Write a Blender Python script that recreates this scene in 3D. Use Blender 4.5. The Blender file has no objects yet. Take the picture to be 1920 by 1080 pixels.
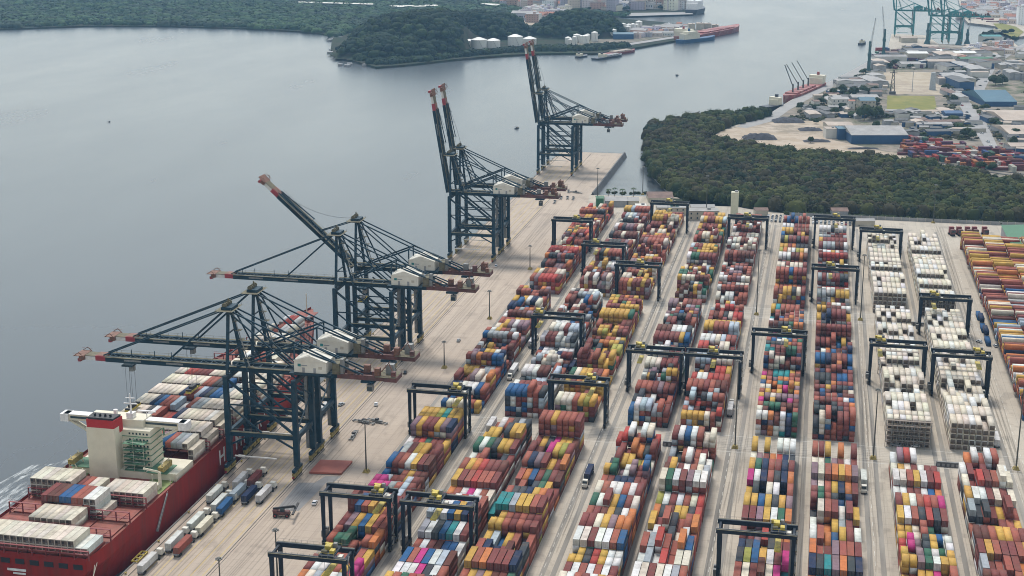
# Container terminal seen from the air: metres, X inland across the quay, Y along the container rows, Z up.
import bpy, math, random
import numpy as np
random.seed(7)
RNG = np.random.default_rng(7)
SC = bpy.context.scene
COL = SC.collection
PI = math.pi
R = math.radians

# ------------------------------------------------------------------ camera
CF, CH = 2700.0, 245.0
TH = math.atan(743 / 2700.0)
YAW = math.atan(596 / 2800.0)
ct, st, cy, sy = math.cos(TH), math.sin(TH), math.cos(YAW), math.sin(YAW)
VF = (-sy * ct, cy * ct, -st); VR = (cy, sy, 0.0); VU = (-sy * st, cy * st, ct)


def G(px, py, h=0.0):
    """the real point of the ground (height h) that lies on a line of sight"""
    a = (px - 960) / CF; b = (540 - py) / CF
    d = [VF[i] + a * VR[i] + b * VU[i] for i in range(3)]
    t = (h - CH) / d[2]
    return (d[0] * t, d[1] * t)


def P(x, y, z=0.0):
    v = (x, y, z - CH); w = sum(v[i] * VF[i] for i in range(3))
    return (960 + CF * sum(v[i] * VR[i] for i in range(3)) / w, 540 - CF * sum(v[i] * VU[i] for i in range(3)) / w, w)


cam_d = bpy.data.cameras.new('camera'); cam = bpy.data.objects.new('camera', cam_d); COL.objects.link(cam)
cam.location = (0, 0, CH); cam.rotation_euler = (PI / 2 - TH, 0, YAW)
cam_d.sensor_width = 36; cam_d.lens = 36 * CF / 1920; cam_d.clip_start = 5; cam_d.clip_end = 40000
SC.camera = cam
SC.cycles.filter_width = 1.0

# ------------------------------------------------------------------ materials
M = {}


def nd(nt, t, **kw):
    n = nt.nodes.new(t)
    for k, v in kw.items():
        if k.startswith('i_'): n.inputs[int(k[2:])].default_value = v
        else: setattr(n, k, v)
    return n


def mat(name, col, rough=0.6, metal=0.0, var=0.25, scale=0.6, dirt=None, dirt_amt=0.3, source='flat', bump=0.0, stretch=(1, 1, 1), spec=0.5):
    """painted / weathered surface: colour varied by two noises; source: flat colour, object colour or the mesh's colour attribute"""
    m = bpy.data.materials.new(name); m.use_nodes = True; nt = m.node_tree; L = nt.links
    b = nt.nodes['Principled BSDF']
    b.inputs['Roughness'].default_value = rough; b.inputs['Metallic'].default_value = metal
    b.inputs['Specular IOR Level'].default_value = spec
    geo = nd(nt, 'ShaderNodeNewGeometry')
    mp = nd(nt, 'ShaderNodeMapping'); mp.inputs['Scale'].default_value = stretch
    L.new(geo.outputs['Position'], mp.inputs['Vector'])
    n1 = nd(nt, 'ShaderNodeTexNoise'); n1.inputs['Scale'].default_value = scale; n1.inputs['Detail'].default_value = 6; n1.inputs['Roughness'].default_value = 0.65
    L.new(mp.outputs[0], n1.inputs['Vector'])
    r1 = nd(nt, 'ShaderNodeMapRange'); r1.inputs['From Min'].default_value = 0.3; r1.inputs['From Max'].default_value = 0.7
    r1.inputs['To Min'].default_value = 1 - var; r1.inputs['To Max'].default_value = 1 + var * 0.6
    L.new(n1.outputs['Fac'], r1.inputs['Value'])
    if source == 'object':
        s = nd(nt, 'ShaderNodeObjectInfo').outputs['Color']
    elif source == 'attr':
        s = nd(nt, 'ShaderNodeAttribute', attribute_name='Col').outputs['Color']
    else:
        rgb = nd(nt, 'ShaderNodeRGB'); rgb.outputs[0].default_value = (*col, 1); s = rgb.outputs[0]
    mul = nd(nt, 'ShaderNodeVectorMath', operation='SCALE')
    L.new(s, mul.inputs[0]); L.new(r1.outputs[0], mul.inputs['Scale'])
    out = mul.outputs[0]
    if dirt is not None:
        n2 = nd(nt, 'ShaderNodeTexNoise'); n2.inputs['Scale'].default_value = scale * 0.37; n2.inputs['Detail'].default_value = 9; n2.inputs['Roughness'].default_value = 0.7
        L.new(mp.outputs[0], n2.inputs['Vector'])
        r2 = nd(nt, 'ShaderNodeMapRange'); r2.inputs['From Min'].default_value = 0.48; r2.inputs['From Max'].default_value = 0.72
        r2.inputs['To Max'].default_value = dirt_amt
        L.new(n2.outputs['Fac'], r2.inputs['Value'])
        mx = nd(nt, 'ShaderNodeMix', data_type='RGBA'); mx.inputs[7].default_value = (*dirt, 1)
        L.new(r2.outputs[0], mx.inputs[0]); L.new(out, mx.inputs[6]); out = mx.outputs[2]
    L.new(out, b.inputs['Base Color'])
    if bump:
        bp = nd(nt, 'ShaderNodeBump'); bp.inputs['Strength'].default_value = 0.6; bp.inputs['Distance'].default_value = bump
        L.new(n1.outputs['Fac'], bp.inputs['Height']); L.new(bp.outputs[0], b.inputs['Normal'])
    M[name] = m
    return m


RUST = (0.16, 0.08, 0.045); GRIME = (0.10, 0.09, 0.075)
mat('container_paint', (1, 1, 1), 0.75, spec=0.12, source='object', var=0.2, scale=0.5, dirt=(0.13, 0.09, 0.065), dirt_amt=0.5)
mat('reefer_grille', (0.11, 0.085, 0.07), 0.8, var=0.4, scale=0.8)
mat('container_paint_far', (1, 1, 1), 0.75, spec=0.12, source='attr', var=0.2, scale=0.5, dirt=(0.13, 0.09, 0.065), dirt_amt=0.45)
mat('crane_blue', (0.006, 0.034, 0.056), 0.6, spec=0.25, var=0.35, scale=0.25, dirt=(0.09, 0.085, 0.06), dirt_amt=0.35)
mat('yard_crane_blue', (0.006, 0.016, 0.03), 0.6, spec=0.25, var=0.3, scale=0.3, dirt=(0.07, 0.06, 0.05), dirt_amt=0.3)
mat('teal_steel', (0.03, 0.2, 0.2), 0.6, var=0.2)
mat('walkway_olive', (0.13, 0.115, 0.07), 0.85, var=0.45, scale=0.7)
mat('tip_red', (0.3, 0.03, 0.04), 0.5, var=0.25)
mat('boom_white', (0.62, 0.6, 0.56), 0.55, var=0.15)
mat('tip_rust', (0.17, 0.075, 0.045), 0.7, var=0.5, scale=0.8)
mat('rear_red', (0.12, 0.04, 0.035), 0.6, var=0.5, scale=0.4, dirt=(0.05, 0.05, 0.05), dirt_amt=0.7)
mat('house_white', (0.64, 0.61, 0.53), 0.6, var=0.12, scale=0.3, dirt=(0.35, 0.3, 0.2), dirt_amt=0.35)
mat('logo_teal', (0.02, 0.2, 0.2), 0.5)
mat('bogie_yellow', (0.33, 0.25, 0.07), 0.75, var=0.5, scale=0.9, dirt=(0.05, 0.04, 0.03), dirt_amt=0.7)
mat('trolley_yellow', (0.5, 0.38, 0.05), 0.6, var=0.4, scale=0.9, dirt=(0.06, 0.05, 0.03), dirt_amt=0.6)
mat('steel_grey', (0.2, 0.2, 0.19), 0.6, var=0.35)
mat('dark_rubber', (0.02, 0.02, 0.02), 0.9)
mat('cable_dark', (0.05, 0.06, 0.07), 0.7)
mat('glass_dark', (0.03, 0.05, 0.06), 0.15)
mat('hull_red', (0.24, 0.018, 0.014), 0.7, spec=0.2, var=0.18, scale=0.5, dirt=(0.11, 0.04, 0.03), dirt_amt=0.7, stretch=(1, 1, 0.1))
mat('hatch_red', (0.24, 0.055, 0.035), 0.7, var=0.4, scale=0.3, dirt=RUST, dirt_amt=0.6)
mat('rack_red', (0.2, 0.035, 0.035), 0.65, var=0.3)
mat('ship_cream', (0.62, 0.575, 0.45), 0.55, var=0.10, scale=0.2, dirt=(0.5, 0.42, 0.28), dirt_amt=0.4)
mat('ship_green', (0.10, 0.22, 0.13), 0.7, var=0.4, scale=0.4)
mat('ship_deck_green', (0.2, 0.25, 0.08), 0.75, var=0.4, scale=0.4)
mat('letter_white', (0.72, 0.7, 0.68), 0.5)
mat('black_paint', (0.015, 0.015, 0.018), 0.6)
mat('plate_red', (0.33, 0.09, 0.06), 0.7, var=0.15, scale=0.15, dirt=RUST, dirt_amt=0.5)
mat('wall_beige', (0.45, 0.41, 0.33), 0.8, var=0.2, scale=0.15, dirt=(0.2, 0.18, 0.14), dirt_amt=0.5)
mat('wall_white', (0.55, 0.53, 0.48), 0.7, var=0.12, scale=0.15)
mat('wall_grey', (0.28, 0.28, 0.28), 0.8, var=0.25, scale=0.15)
mat('roof_grey', (0.3, 0.29, 0.28), 0.75, var=0.25, scale=0.1, dirt=(0.14, 0.12, 0.1), dirt_amt=0.5)
mat('roof_dark', (0.1, 0.1, 0.1), 0.8, var=0.3, scale=0.1)
mat('roof_tan', (0.4, 0.33, 0.27), 0.75, var=0.2, scale=0.06, dirt=(0.25, 0.18, 0.14), dirt_amt=0.5)
mat('roof_blue', (0.025, 0.10, 0.15), 0.55, var=0.2, scale=0.06, dirt=(0.1, 0.2, 0.25), dirt_amt=0.6)
mat('wall_blue', (0.012, 0.065, 0.16), 0.6, var=0.2, scale=0.08)
mat('roof_green', (0.03, 0.13, 0.06), 0.65, var=0.12, scale=0.04)
mat('roof_terracotta', (0.33, 0.14, 0.09), 0.8, var=0.3, scale=0.2)
mat('tank_white', (0.62, 0.61, 0.57), 0.5, var=0.06)
mat('field_paint', (1, 1, 1), 0.95, source='attr', var=0.35, scale=0.05, dirt=(0.12, 0.11, 0.07), dirt_amt=0.5)
mat('town_paint', (1, 1, 1), 0.8, source='object', var=0.12)
mat('car_paint', (1, 1, 1), 0.3, source='object', var=0.05)
mat('trunk_brown', (0.09, 0.07, 0.05), 0.9)
mat('foliage', (1, 1, 1), 0.9, source='attr', var=0.35, scale=0.12, spec=0.15)
mat('concrete_wall', (0.2, 0.19, 0.17), 0.85, var=0.35, scale=0.3, stretch=(1, 1, 0.3))
mat('coal_dark', (0.045, 0.045, 0.055), 0.95, var=0.5, scale=0.2, bump=0.5)
mat('asphalt', (0.15, 0.15, 0.15), 0.9, var=0.15, scale=0.1)
mat('asphalt_patch', (0.22, 0.212, 0.205), 0.9, var=0.15, scale=0.2)
mat('road_grey', (0.28, 0.27, 0.26), 0.9, var=0.15, scale=0.05)
mat('tyre_black', (0.09, 0.08, 0.07), 0.95, var=0.5, scale=0.3)
mat('roof_rusty', (.16, .1, .08), .8, var=.4, scale=.2)
mat('line_white', (0.6, 0.58, 0.52), 0.8, var=0.3, scale=0.6)
mat('line_yellow', (0.5, 0.36, 0.08), 0.8, var=0.3, scale=0.6)
mat('groove_dark', (0.055, 0.05, 0.045), 0.9, var=0.3)
mat('strip_concrete', (0.25, 0.23, 0.2), 0.9, var=0.3, scale=0.15, dirt=(0.09, 0.085, 0.075), dirt_amt=0.6, stretch=(1, 0.12, 1))


def paving(name, c1, c2, mark, mark_amt=0.45):
    """concrete paving: large stains, streaks worn along the traffic direction, and slab joints"""
    m = bpy.data.materials.new(name); m.use_nodes = True; nt = m.node_tree; L = nt.links
    b = nt.nodes['Principled BSDF']; b.inputs['Roughness'].default_value = 0.9; b.inputs['Specular IOR Level'].default_value = 0.3
    geo = nd(nt, 'ShaderNodeNewGeometry')

    def noise(scale, stretch, detail=6, rough=0.6):
        mp = nd(nt, 'ShaderNodeMapping'); mp.inputs['Scale'].default_value = stretch
        n = nd(nt, 'ShaderNodeTexNoise'); n.inputs['Scale'].default_value = scale; n.inputs['Detail'].default_value = detail; n.inputs['Roughness'].default_value = rough
        L.new(geo.outputs['Position'], mp.inputs['Vector']); L.new(mp.outputs[0], n.inputs['Vector']); return n.outputs['Fac']

    def ramp(v, a, b_, lo, hi):
        r = nd(nt, 'ShaderNodeMapRange'); r.inputs['From Min'].default_value = a; r.inputs['From Max'].default_value = b_
        r.inputs['To Min'].default_value = lo; r.inputs['To Max'].default_value = hi; L.new(v, r.inputs['Value']); return r.outputs[0]

    def mix(f, a, b_):
        x = nd(nt, 'ShaderNodeMix', data_type='RGBA'); L.new(f, x.inputs[0])
        for i, v in ((6, a), (7, b_)):
            if isinstance(v, tuple): x.inputs[i].default_value = (*v, 1)
            else: L.new(v, x.inputs[i])
        return x.outputs[2]
    o = mix(ramp(noise(0.018, (1, 0.6, 1), 8, 0.62), 0.35, 0.65, 0, 1), c1, c2)
    o = mix(ramp(noise(0.25, (1, 0.04, 1), 8, 0.7), 0.5, 0.75, 0, mark_amt), o, mark)
    o = mix(ramp(noise(0.9, (1, 1, 1), 6, 0.7), 0.55, 0.8, 0, 0.35), o, mark)
    o = mix(ramp(noise(0.06, (1.6, 1, 1), 4, 0.5), 0.58, 0.64, 0, 0.28), o, mark)
    br = nd(nt, 'ShaderNodeTexBrick'); br.offset = 0
    for i, v in (('Color1', (0, 0, 0, 1)), ('Color2', (0.25, 0.25, 0.25, 1)), ('Mortar', (1, 1, 1, 1)), ('Scale', 1.0), ('Mortar Size', 0.11), ('Brick Width', 6.0), ('Row Height', 6.0)):
        br.inputs[i].default_value = v
    L.new(geo.outputs['Position'], br.inputs['Vector'])
    o = mix(ramp(br.outputs['Color'], 0, 1, 0, 0.35), o, mark)
    L.new(o, b.inputs['Base Color']); M[name] = m
    return m


paving('apron_concrete', (0.43, 0.35, 0.275), (0.375, 0.31, 0.25), (0.17, 0.14, 0.115), 0.6)
paving('yard_concrete', (0.45, 0.395, 0.32), (0.385, 0.34, 0.28), (0.13, 0.12, 0.105), 0.5)

# water: a murky, mostly reflecting surface with fine ripples and long slick streaks
m = bpy.data.materials.new('water_surface'); m.use_nodes = True; nt = m.node_tree; L = nt.links; b = nt.nodes['Principled BSDF']
b.inputs['Base Color'].default_value = (0.058, 0.068, 0.076, 1); b.inputs['IOR'].default_value = 1.33
geo = nd(nt, 'ShaderNodeNewGeometry')
mp = nd(nt, 'ShaderNodeMapping'); mp.inputs['Scale'].default_value = (1, 0.35, 1); mp.inputs['Rotation'].default_value = (0, 0, R(25)); L.new(geo.outputs['Position'], mp.inputs[0])
n1 = nd(nt, 'ShaderNodeTexNoise'); n1.inputs['Scale'].default_value = 0.12; n1.inputs['Detail'].default_value = 3; L.new(mp.outputs[0], n1.inputs['Vector'])
n2 = nd(nt, 'ShaderNodeTexNoise'); n2.inputs['Scale'].default_value = 0.006; n2.inputs['Detail'].default_value = 7; n2.inputs['Roughness'].default_value = 0.6; L.new(mp.outputs[0], n2.inputs['Vector'])
rr = nd(nt, 'ShaderNodeMapRange'); rr.inputs['From Min'].default_value = 0.35; rr.inputs['From Max'].default_value = 0.65; rr.inputs['To Min'].default_value = 0.235; rr.inputs['To Max'].default_value = 0.275
L.new(n2.outputs['Fac'], rr.inputs[0]); L.new(rr.outputs[0], b.inputs['Roughness'])
bp = nd(nt, 'ShaderNodeBump'); bp.inputs['Strength'].default_value = 0.3; bp.inputs['Distance'].default_value = 0.05; L.new(n1.outputs['Fac'], bp.inputs['Height']); L.new(bp.outputs[0], b.inputs['Normal'])
M['water_surface'] = m
m = bpy.data.materials.new('foam'); m.use_nodes = True; nt = m.node_tree; L = nt.links; b = nt.nodes['Principled BSDF']
b.inputs['Base Color'].default_value = (0.5, 0.53, 0.53, 1); b.inputs['Roughness'].default_value = 0.8
geo = nd(nt, 'ShaderNodeNewGeometry'); mp = nd(nt, 'ShaderNodeMapping'); mp.inputs['Scale'].default_value = (1, 0.16, 1); mp.inputs['Rotation'].default_value = (0, 0, R(14)); L.new(geo.outputs['Position'], mp.inputs[0])
n1 = nd(nt, 'ShaderNodeTexNoise'); n1.inputs['Scale'].default_value = 0.35; n1.inputs['Detail'].default_value = 8; n1.inputs['Roughness'].default_value = 0.7; L.new(mp.outputs[0], n1.inputs['Vector'])
rr = nd(nt, 'ShaderNodeMapRange'); rr.inputs['From Min'].default_value = 0.47; rr.inputs['From Max'].default_value = 0.62; rr.inputs['To Max'].default_value = 0.85; L.new(n1.outputs['Fac'], rr.inputs[0]); L.new(rr.outputs[0], b.inputs['Alpha'])
M['foam'] = m


# ------------------------------------------------------------------ mesh building
def tag(o, label=None, cat=None, group=None, kind=None):
    if label: o['label'] = label
    if cat: o['category'] = cat
    if group: o['group'] = group
    if kind: o['kind'] = kind
    return o


def empty(name, loc=(0, 0, 0), rz=0.0):
    o = bpy.data.objects.new(name, None); COL.objects.link(o); o.location = loc; o.rotation_euler = (0, 0, rz)
    o.empty_display_size = 0.5
    return o


class MB:
    def __init__(s):
        s.v = []; s.f = []; s.m = []; s.c = []; s.ms = []

    def mi(s, m):
        if m not in s.ms: s.ms.append(m)
        return s.ms.index(m)

    def add(s, vs, fs, m, c=None):
        k = len(s.v); i = s.mi(m); s.v += vs
        for f in fs: s.f.append(tuple(k + j for j in f)); s.m.append(i)
        s.c += [c or (1, 1, 1)] * len(vs)

    def hexa(s, p, m, c=None):
        """p: 4 bottom points then 4 top points, counter-clockwise from above"""
        s.add(list(p), [(3, 2, 1, 0), (4, 5, 6, 7), (0, 1, 5, 4), (1, 2, 6, 5), (2, 3, 7, 6), (3, 0, 4, 7)], m, c)

    def box(s, x, y, z, lx, ly, lz, m, c=None, rz=0.0):
        """centre x y, base z"""
        hx, hy = lx / 2, ly / 2; ca, sa = math.cos(rz), math.sin(rz)
        q = [(x + a * ca - b * sa, y + a * sa + b * ca) for a, b in ((-hx, -hy), (hx, -hy), (hx, hy), (-hx, hy))]
        s.hexa([(a, b, z) for a, b in q] + [(a, b, z + lz) for a, b in q], m, c)

    def bar(s, p, q, w, h, m, c=None):
        """box beam between two points; w across, h in the plane of the beam and the vertical"""
        d = np.array(q, float) - np.array(p, float); L_ = np.linalg.norm(d)
        if L_ < 1e-6: return
        d /= L_; up = np.array([0, 0, 1.0]) if abs(d[2]) < 0.95 else np.array([1.0, 0, 0])
        a = np.cross(d, up); a /= np.linalg.norm(a); u = np.cross(a, d)
        r = []
        for e in (p, q):
            e = np.array(e, float)
            r.append([tuple(e + a * w / 2 * i + u * h / 2 * j) for i, j in ((-1, -1), (1, -1), (1, 1), (-1, 1))])
        s.add(r[0] + r[1], [(0, 3, 2, 1), (4, 5, 6, 7), (0, 1, 5, 4), (1, 2, 6, 5), (2, 3, 7, 6), (3, 0, 4, 7)][::1], m, c)

    def tube(s, p, q, r0, r1, m, n=10, c=None):
        p = np.array(p, float); q = np.array(q, float); d = q - p; d /= np.linalg.norm(d)
        up = np.array([0, 0, 1.0]) if abs(d[2]) < 0.9 else np.array([1.0, 0, 0])
        a = np.cross(d, up); a /= np.linalg.norm(a); u = np.cross(a, d)
        vs = [tuple(e + (a * math.cos(2 * PI * i / n) + u * math.sin(2 * PI * i / n)) * r) for e, r in ((p, r0), (q, r1)) for i in range(n)]
        fs = [(i, (i + 1) % n, n + (i + 1) % n, n + i) for i in range(n)] + [tuple(range(n))[::-1], tuple(range(n, 2 * n))]
        s.add(vs, fs, m, c)

    def prism(s, poly, z0, z1, m, mtop=None, c=None):
        n = len(poly)
        a = sum(poly[i][0] * poly[(i + 1) % n][1] - poly[(i + 1) % n][0] * poly[i][1] for i in range(n))
        if a < 0: poly = poly[::-1]
        vs = [(x, y, z0) for x, y in poly] + [(x, y, z1) for x, y in poly]
        s.add(vs, [(i, (i + 1) % n, n + (i + 1) % n, n + i) for i in range(n)] + [tuple(range(n))[::-1]], m, c)
        k = len(s.v) - n
        s.f.append(tuple(range(k, k + n))); s.m.append(s.mi(mtop or m))

    def gable(s, x, y, z, lx, ly, h, m, rz=0.0, axis='x', over=0.0):
        """pitched roof; the ridge runs along the axis"""
        hx, hy = lx / 2 + over, ly / 2 + over; ca, sa = math.cos(rz), math.sin(rz)
        q = [(-hx, -hy, 0), (hx, -hy, 0), (hx, hy, 0), (-hx, hy, 0)]
        r = [(-hx, 0, h), (hx, 0, h)] if axis == 'x' else [(0, -hy, h), (0, hy, h)]
        vs = [(x + a * ca - b * sa, y + a * sa + b * ca, z + e) for a, b, e in q + r]
        fs = [(0, 1, 5, 4), (2, 3, 4, 5), (3, 0, 4), (1, 2, 5), (3, 2, 1, 0)] if axis == 'x' else [(1, 2, 5, 4), (3, 0, 4, 5), (0, 1, 4), (2, 3, 5), (3, 2, 1, 0)]
        s.add(vs, fs, m)

    def build(s, name, parent=None, loc=None):
        me = bpy.data.meshes.new(name); me.from_pydata(s.v, [], s.f)
        for x in s.ms: me.materials.append(M[x])
        if len(s.ms) > 1: me.polygons.foreach_set('material_index', np.array(s.m, np.int32))
        if any(x != (1, 1, 1) for x in s.c):
            ca = me.color_attributes.new('Col', 'FLOAT_COLOR', 'POINT')
            arr = np.ones((len(s.v), 4), np.float32); arr[:, :3] = np.array(s.c, np.float32); ca.data.foreach_set('color', arr.ravel())
        me.update()
        o = bpy.data.objects.new(name, me); COL.objects.link(o)
        if parent: o.parent = parent
        if loc: o.location = loc
        return o


def np_mesh(name, verts, faces, cols, mname, tri=False):
    """fast path: verts (n,3), faces (m,k) all the same size, cols (n,3)"""
    me = bpy.data.meshes.new(name); k = faces.shape[1]
    me.vertices.add(len(verts)); me.vertices.foreach_set('co', np.ascontiguousarray(verts, np.float32).ravel())
    me.loops.add(faces.size); me.loops.foreach_set('vertex_index', np.ascontiguousarray(faces, np.int32).ravel())
    me.polygons.add(len(faces)); me.polygons.foreach_set('loop_start', np.arange(0, faces.size, k, dtype=np.int32))
    me.materials.append(M[mname])
    me.update(calc_edges=True)
    ca = me.color_attributes.new('Col', 'FLOAT_COLOR', 'POINT'); a = np.ones((len(verts), 4), np.float32); a[:, :3] = cols; ca.data.foreach_set('color', a.ravel())
    o = bpy.data.objects.new(name, me); COL.objects.link(o)
    return o


KIDS = {}


def kids(o): return [c for c in COL.objects if c.parent == o]


def copy_tree(o, cache, parent=None):
    """a thing with copies of its parts and their sub-parts (mesh data shared)"""
    c = o.copy(); COL.objects.link(c)
    if parent is not None: c.parent = parent
    for ch in cache.get(o.name, ()): copy_tree(ch, cache, c)
    return c


def tree_cache(o):
    d = {}
    def rec(x):
        d[x.name] = kids(x)
        for y in d[x.name]: rec(y)
    rec(o); return d


def repaint(o, a, b_):
    """another paint on a copy: swaps a material on it and its parts"""
    for x in [o] + list(o.children_recursive):
        if x.type == 'MESH':
            for s_ in x.material_slots:
                mt = s_.material
                if mt and mt.name == a: s_.link = 'OBJECT'; s_.material = M[b_]
                elif mt and s_.link == 'DATA' and mt.name in REP: s_.link = 'OBJECT'; s_.material = M[REP[mt.name]]


REP = {}
ORD = ['', 'first', 'second', 'third', 'fourth', 'fifth', 'sixth', 'seventh', 'eighth', 'ninth', 'tenth', 'eleventh', 'twelfth', 'thirteenth', 'fourteenth', 'fifteenth', 'sixteenth', 'seventeenth', 'eighteenth']
NUM = ['zero', 'one', 'two', 'three', 'four', 'five', 'six', 'seven', 'eight', 'nine', 'ten', 'eleven', 'twelve', 'thirteen', 'fourteen', 'fifteen', 'sixteen']
# ------------------------------------------------------------------ sky, sun, air
w = bpy.data.worlds.new('World'); SC.world = w; w.use_nodes = True; nt = w.node_tree; L = nt.links
bg = nt.nodes['Background']
sk = nd(nt, 'ShaderNodeTexSky'); sk.sky_type = 'NISHITA'; sk.sun_disc = False
SUN_EL, SUN_AZ = 60.0, -22.0     # azimuth from +Y, clockwise positive: ahead of the camera, a little to the left
sk.sun_elevation = R(SUN_EL); sk.sun_rotation = R(SUN_AZ); sk.air_density = 2.0; sk.dust_density = 0.3; sk.ozone_density = 1.0
hs = nd(nt, 'ShaderNodeHueSaturation'); hs.inputs['Saturation'].default_value = 0.42
L.new(sk.outputs[0], hs.inputs['Color']); L.new(hs.outputs[0], bg.inputs['Color'])
bg.inputs['Strength'].default_value = 0.083
sd = bpy.data.lights.new('sun', 'SUN'); sd.energy = 1.5; sd.angle = R(14); sd.color = (1, 0.95, 0.88)
so = bpy.data.objects.new('sun', sd); COL.objects.link(so); so.location = (0, 300, 400)
el, az = R(SUN_EL), R(SUN_AZ)
d = (math.sin(az) * math.cos(el), math.cos(az) * math.cos(el), math.sin(el))
so.rotation_euler = (math.acos(d[2]), 0, math.atan2(d[1], d[0]) + PI / 2)
SC.view_settings.view_transform = 'Standard'; SC.view_settings.look = 'None'; SC.view_settings.exposure = 1.13; SC.view_settings.gamma = 1

HAZE = True
if HAZE:
    hz = MB(); hz.box(0, 2600, -9, 9000, 7600, 270, 'black_paint'); ho = hz.build('haze')
    m = bpy.data.materials.new('haze_air'); m.use_nodes = True; nt = m.node_tree
    nt.nodes.remove(nt.nodes['Principled BSDF'])
    pv = nd(nt, 'ShaderNodeVolumePrincipled'); pv.inputs['Color'].default_value = (0.36, 0.66, 1.0, 1); pv.inputs['Density'].default_value = 0.000055; pv.inputs['Anisotropy'].default_value = 0.2
    nt.links.new(pv.outputs[0], nt.nodes['Material Output'].inputs['Volume'])
    ho.data.materials.clear(); ho.data.materials.append(m)
    tag(ho, 'pale bluish air haze over the whole harbour', 'haze', kind='stuff')
SC.cycles.volume_bounces = 0; SC.cycles.max_bounces = 6; SC.cycles.diffuse_bounces = 3; SC.cycles.glossy_bounces = 3; SC.cycles.transparent_max_bounces = 12
SC.cycles.use_denoising = True

# ------------------------------------------------------------------ water and land
WZ = -4.0
mb = MB(); mb.add([(-4400, -1100, WZ), (4400, -1100, WZ), (4400, 6300, WZ), (-4400, 6300, WZ)], [(0, 1, 2, 3)], 'water_surface')
tag(mb.build('water'), 'calm grey-blue estuary water', 'water', kind='structure')
mb = MB(); mb.add([(-4400, -1100, -7.5), (4400, -1100, -7.5), (4400, 6300, -7.5), (-4400, 6300, -7.5)], [(0, 1, 2, 3)], 'asphalt')
tag(mb.build('riverbed'), kind='structure')

YARD = [(-244, 150), (420, 150), (420, 1128), (-20, 1128), (-60, 1150), (-100, 1178), (-182, 1172), (-182, 1374), (-244, 1374)]
mb = MB(); mb.prism(YARD, -7, 0, 'concrete_wall', 'yard_concrete')
tag(mb.build('terminal_ground'), 'grey concrete ground of the container yard', 'ground', kind='structure')
def sheet(name, polys, z, m, label, cat='pavement'):
    b_ = MB()
    for p_ in polys:
        b_.add([(x, y, z) for x, y in p_], [tuple(range(len(p_)))], m)
    return tag(b_.build(name), label, cat, kind='structure')
def rect(x0, x1, y0, y1): return [(x0, y0), (x1, y0), (x1, y1), (x0, y1)]
sheet('quay_apron', [[(-243.2, 151), (-177, 151), (-177, 1120), (-183, 1172), (-183, 1373.2), (-243.2, 1373.2)]], 0.012, 'apron_concrete', 'pale beige concrete apron along the quay', 'quay apron')
# crane rail grooves, lane lines, patches
gr = [rect(-241.0, -240.6, 151, 1368), rect(-212.7, -212.3, 151, 1368), rect(-211.4, -211.15, 151, 1180)]
sheet('crane_rail_grooves', gr, 0.03, 'groove_dark', 'dark crane rail grooves let into the apron', 'rail')
ln = [rect(-236 + 4.4 * i, -235.75 + 4.4 * i, 160, 1300) for i in range(6)]
sheet('lane_lines', ln, 0.024, 'line_yellow', 'worn yellow truck lane lines on the apron', 'road marking')
sheet('asphalt_patches', [[G(516, 958), G(560, 958), G(612, 905), G(560, 905)], [G(590, 905), G(625, 905), G(640, 893), G(610, 893)]], 0.024, 'asphalt_patch', 'dark asphalt repair patches on the apron', 'asphalt')
ROWX = {'A': -172.0, 'B1': -140.0, 'B2': -115.5, 'C': -80.2, 'D': -55.2, 'E': -20.2, 'F': 6.0, 'G': 39.3, 'H': 67.3}
LEGS = {'A': (-178.3, -150.5), 'B1': (-145.8, -118.7), 'B2': (-117.0, -90.8), 'C': (-86.7, -60.2), 'D': (-57.3, -31.0), 'E': (-26.4, -0.3), 'F': (2.8, 29.0), 'G': (33.8, 60.3), 'H': (64.1, 91.2)}
st_ = []
for a, b2 in LEGS.values():
    for x in (a, b2): st_.append(rect(x - 1.0, x + 1.0, 160, 1090))
sheet('crane_runways', st_, 0.019, 'strip_concrete', 'worn wheel runways of the yard cranes', 'runway')
ll = []
for x in (-91, -30.3, 30.8, 92.6, 98):
    for y0 in range(180, 1080, 9): ll.append(rect(x - 0.09, x + 0.09, y0, y0 + 4))
for y in (617.5, 637.5, 836.5, 857): ll.append(rect(-176, 100, y - 0.12, y + 0.12))
sheet('road_lines', ll, 0.026, 'line_white', 'faded white lines on the yard roads', 'road marking')

# dark tyre tracks worn into the lanes
M['tyre_black'].node_tree.nodes['Principled BSDF'].inputs['Alpha'].default_value = 0.15
b_ = MB()
for k in range(120):
    if k < 46: xc = random.choice((-209, -204, -199, -194, -189, -238, -233, -228, -222, -217)) + random.uniform(-1.5, 1.5)
    else: xc = random.choice((-148, -120, -89.5, -31.5, -29, 31, 93, 96, 1.5, -58.8, -23.5, 27.3)) + random.uniform(-1.2, 1.2)
    y0 = random.uniform(300, 1050); ln_ = random.uniform(60, 300); am = random.uniform(.2, 1.2); ph = random.uniform(0, 6); n = 14
    for sd_ in (-.95, .95):
        for i in range(n):
            q = []
            for t in (i / n, (i + 1) / n):
                yy = y0 + ln_ * t; xx = xc + am * math.sin(ph + t * 4) + sd_; q.append((xx, min(yy, 1110)))
            b_.add([(q[0][0] - .25, q[0][1], .034), (q[0][0] + .25, q[0][1], .034), (q[1][0] + .25, q[1][1], .034), (q[1][0] - .25, q[1][1], .034)], [(0, 1, 2, 3)], 'tyre_black')
for y in (621, 627, 633, 843, 849):
    for sd_ in (-.95, .95): b_.add([(-176, y + sd_ - .3, .033), (96, y + sd_ - .3 + random.uniform(-1, 1), .033), (96, y + sd_ + .3, .033), (-176, y + sd_ + .3, .033)], [(0, 1, 2, 3)], 'tyre_black')
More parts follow.
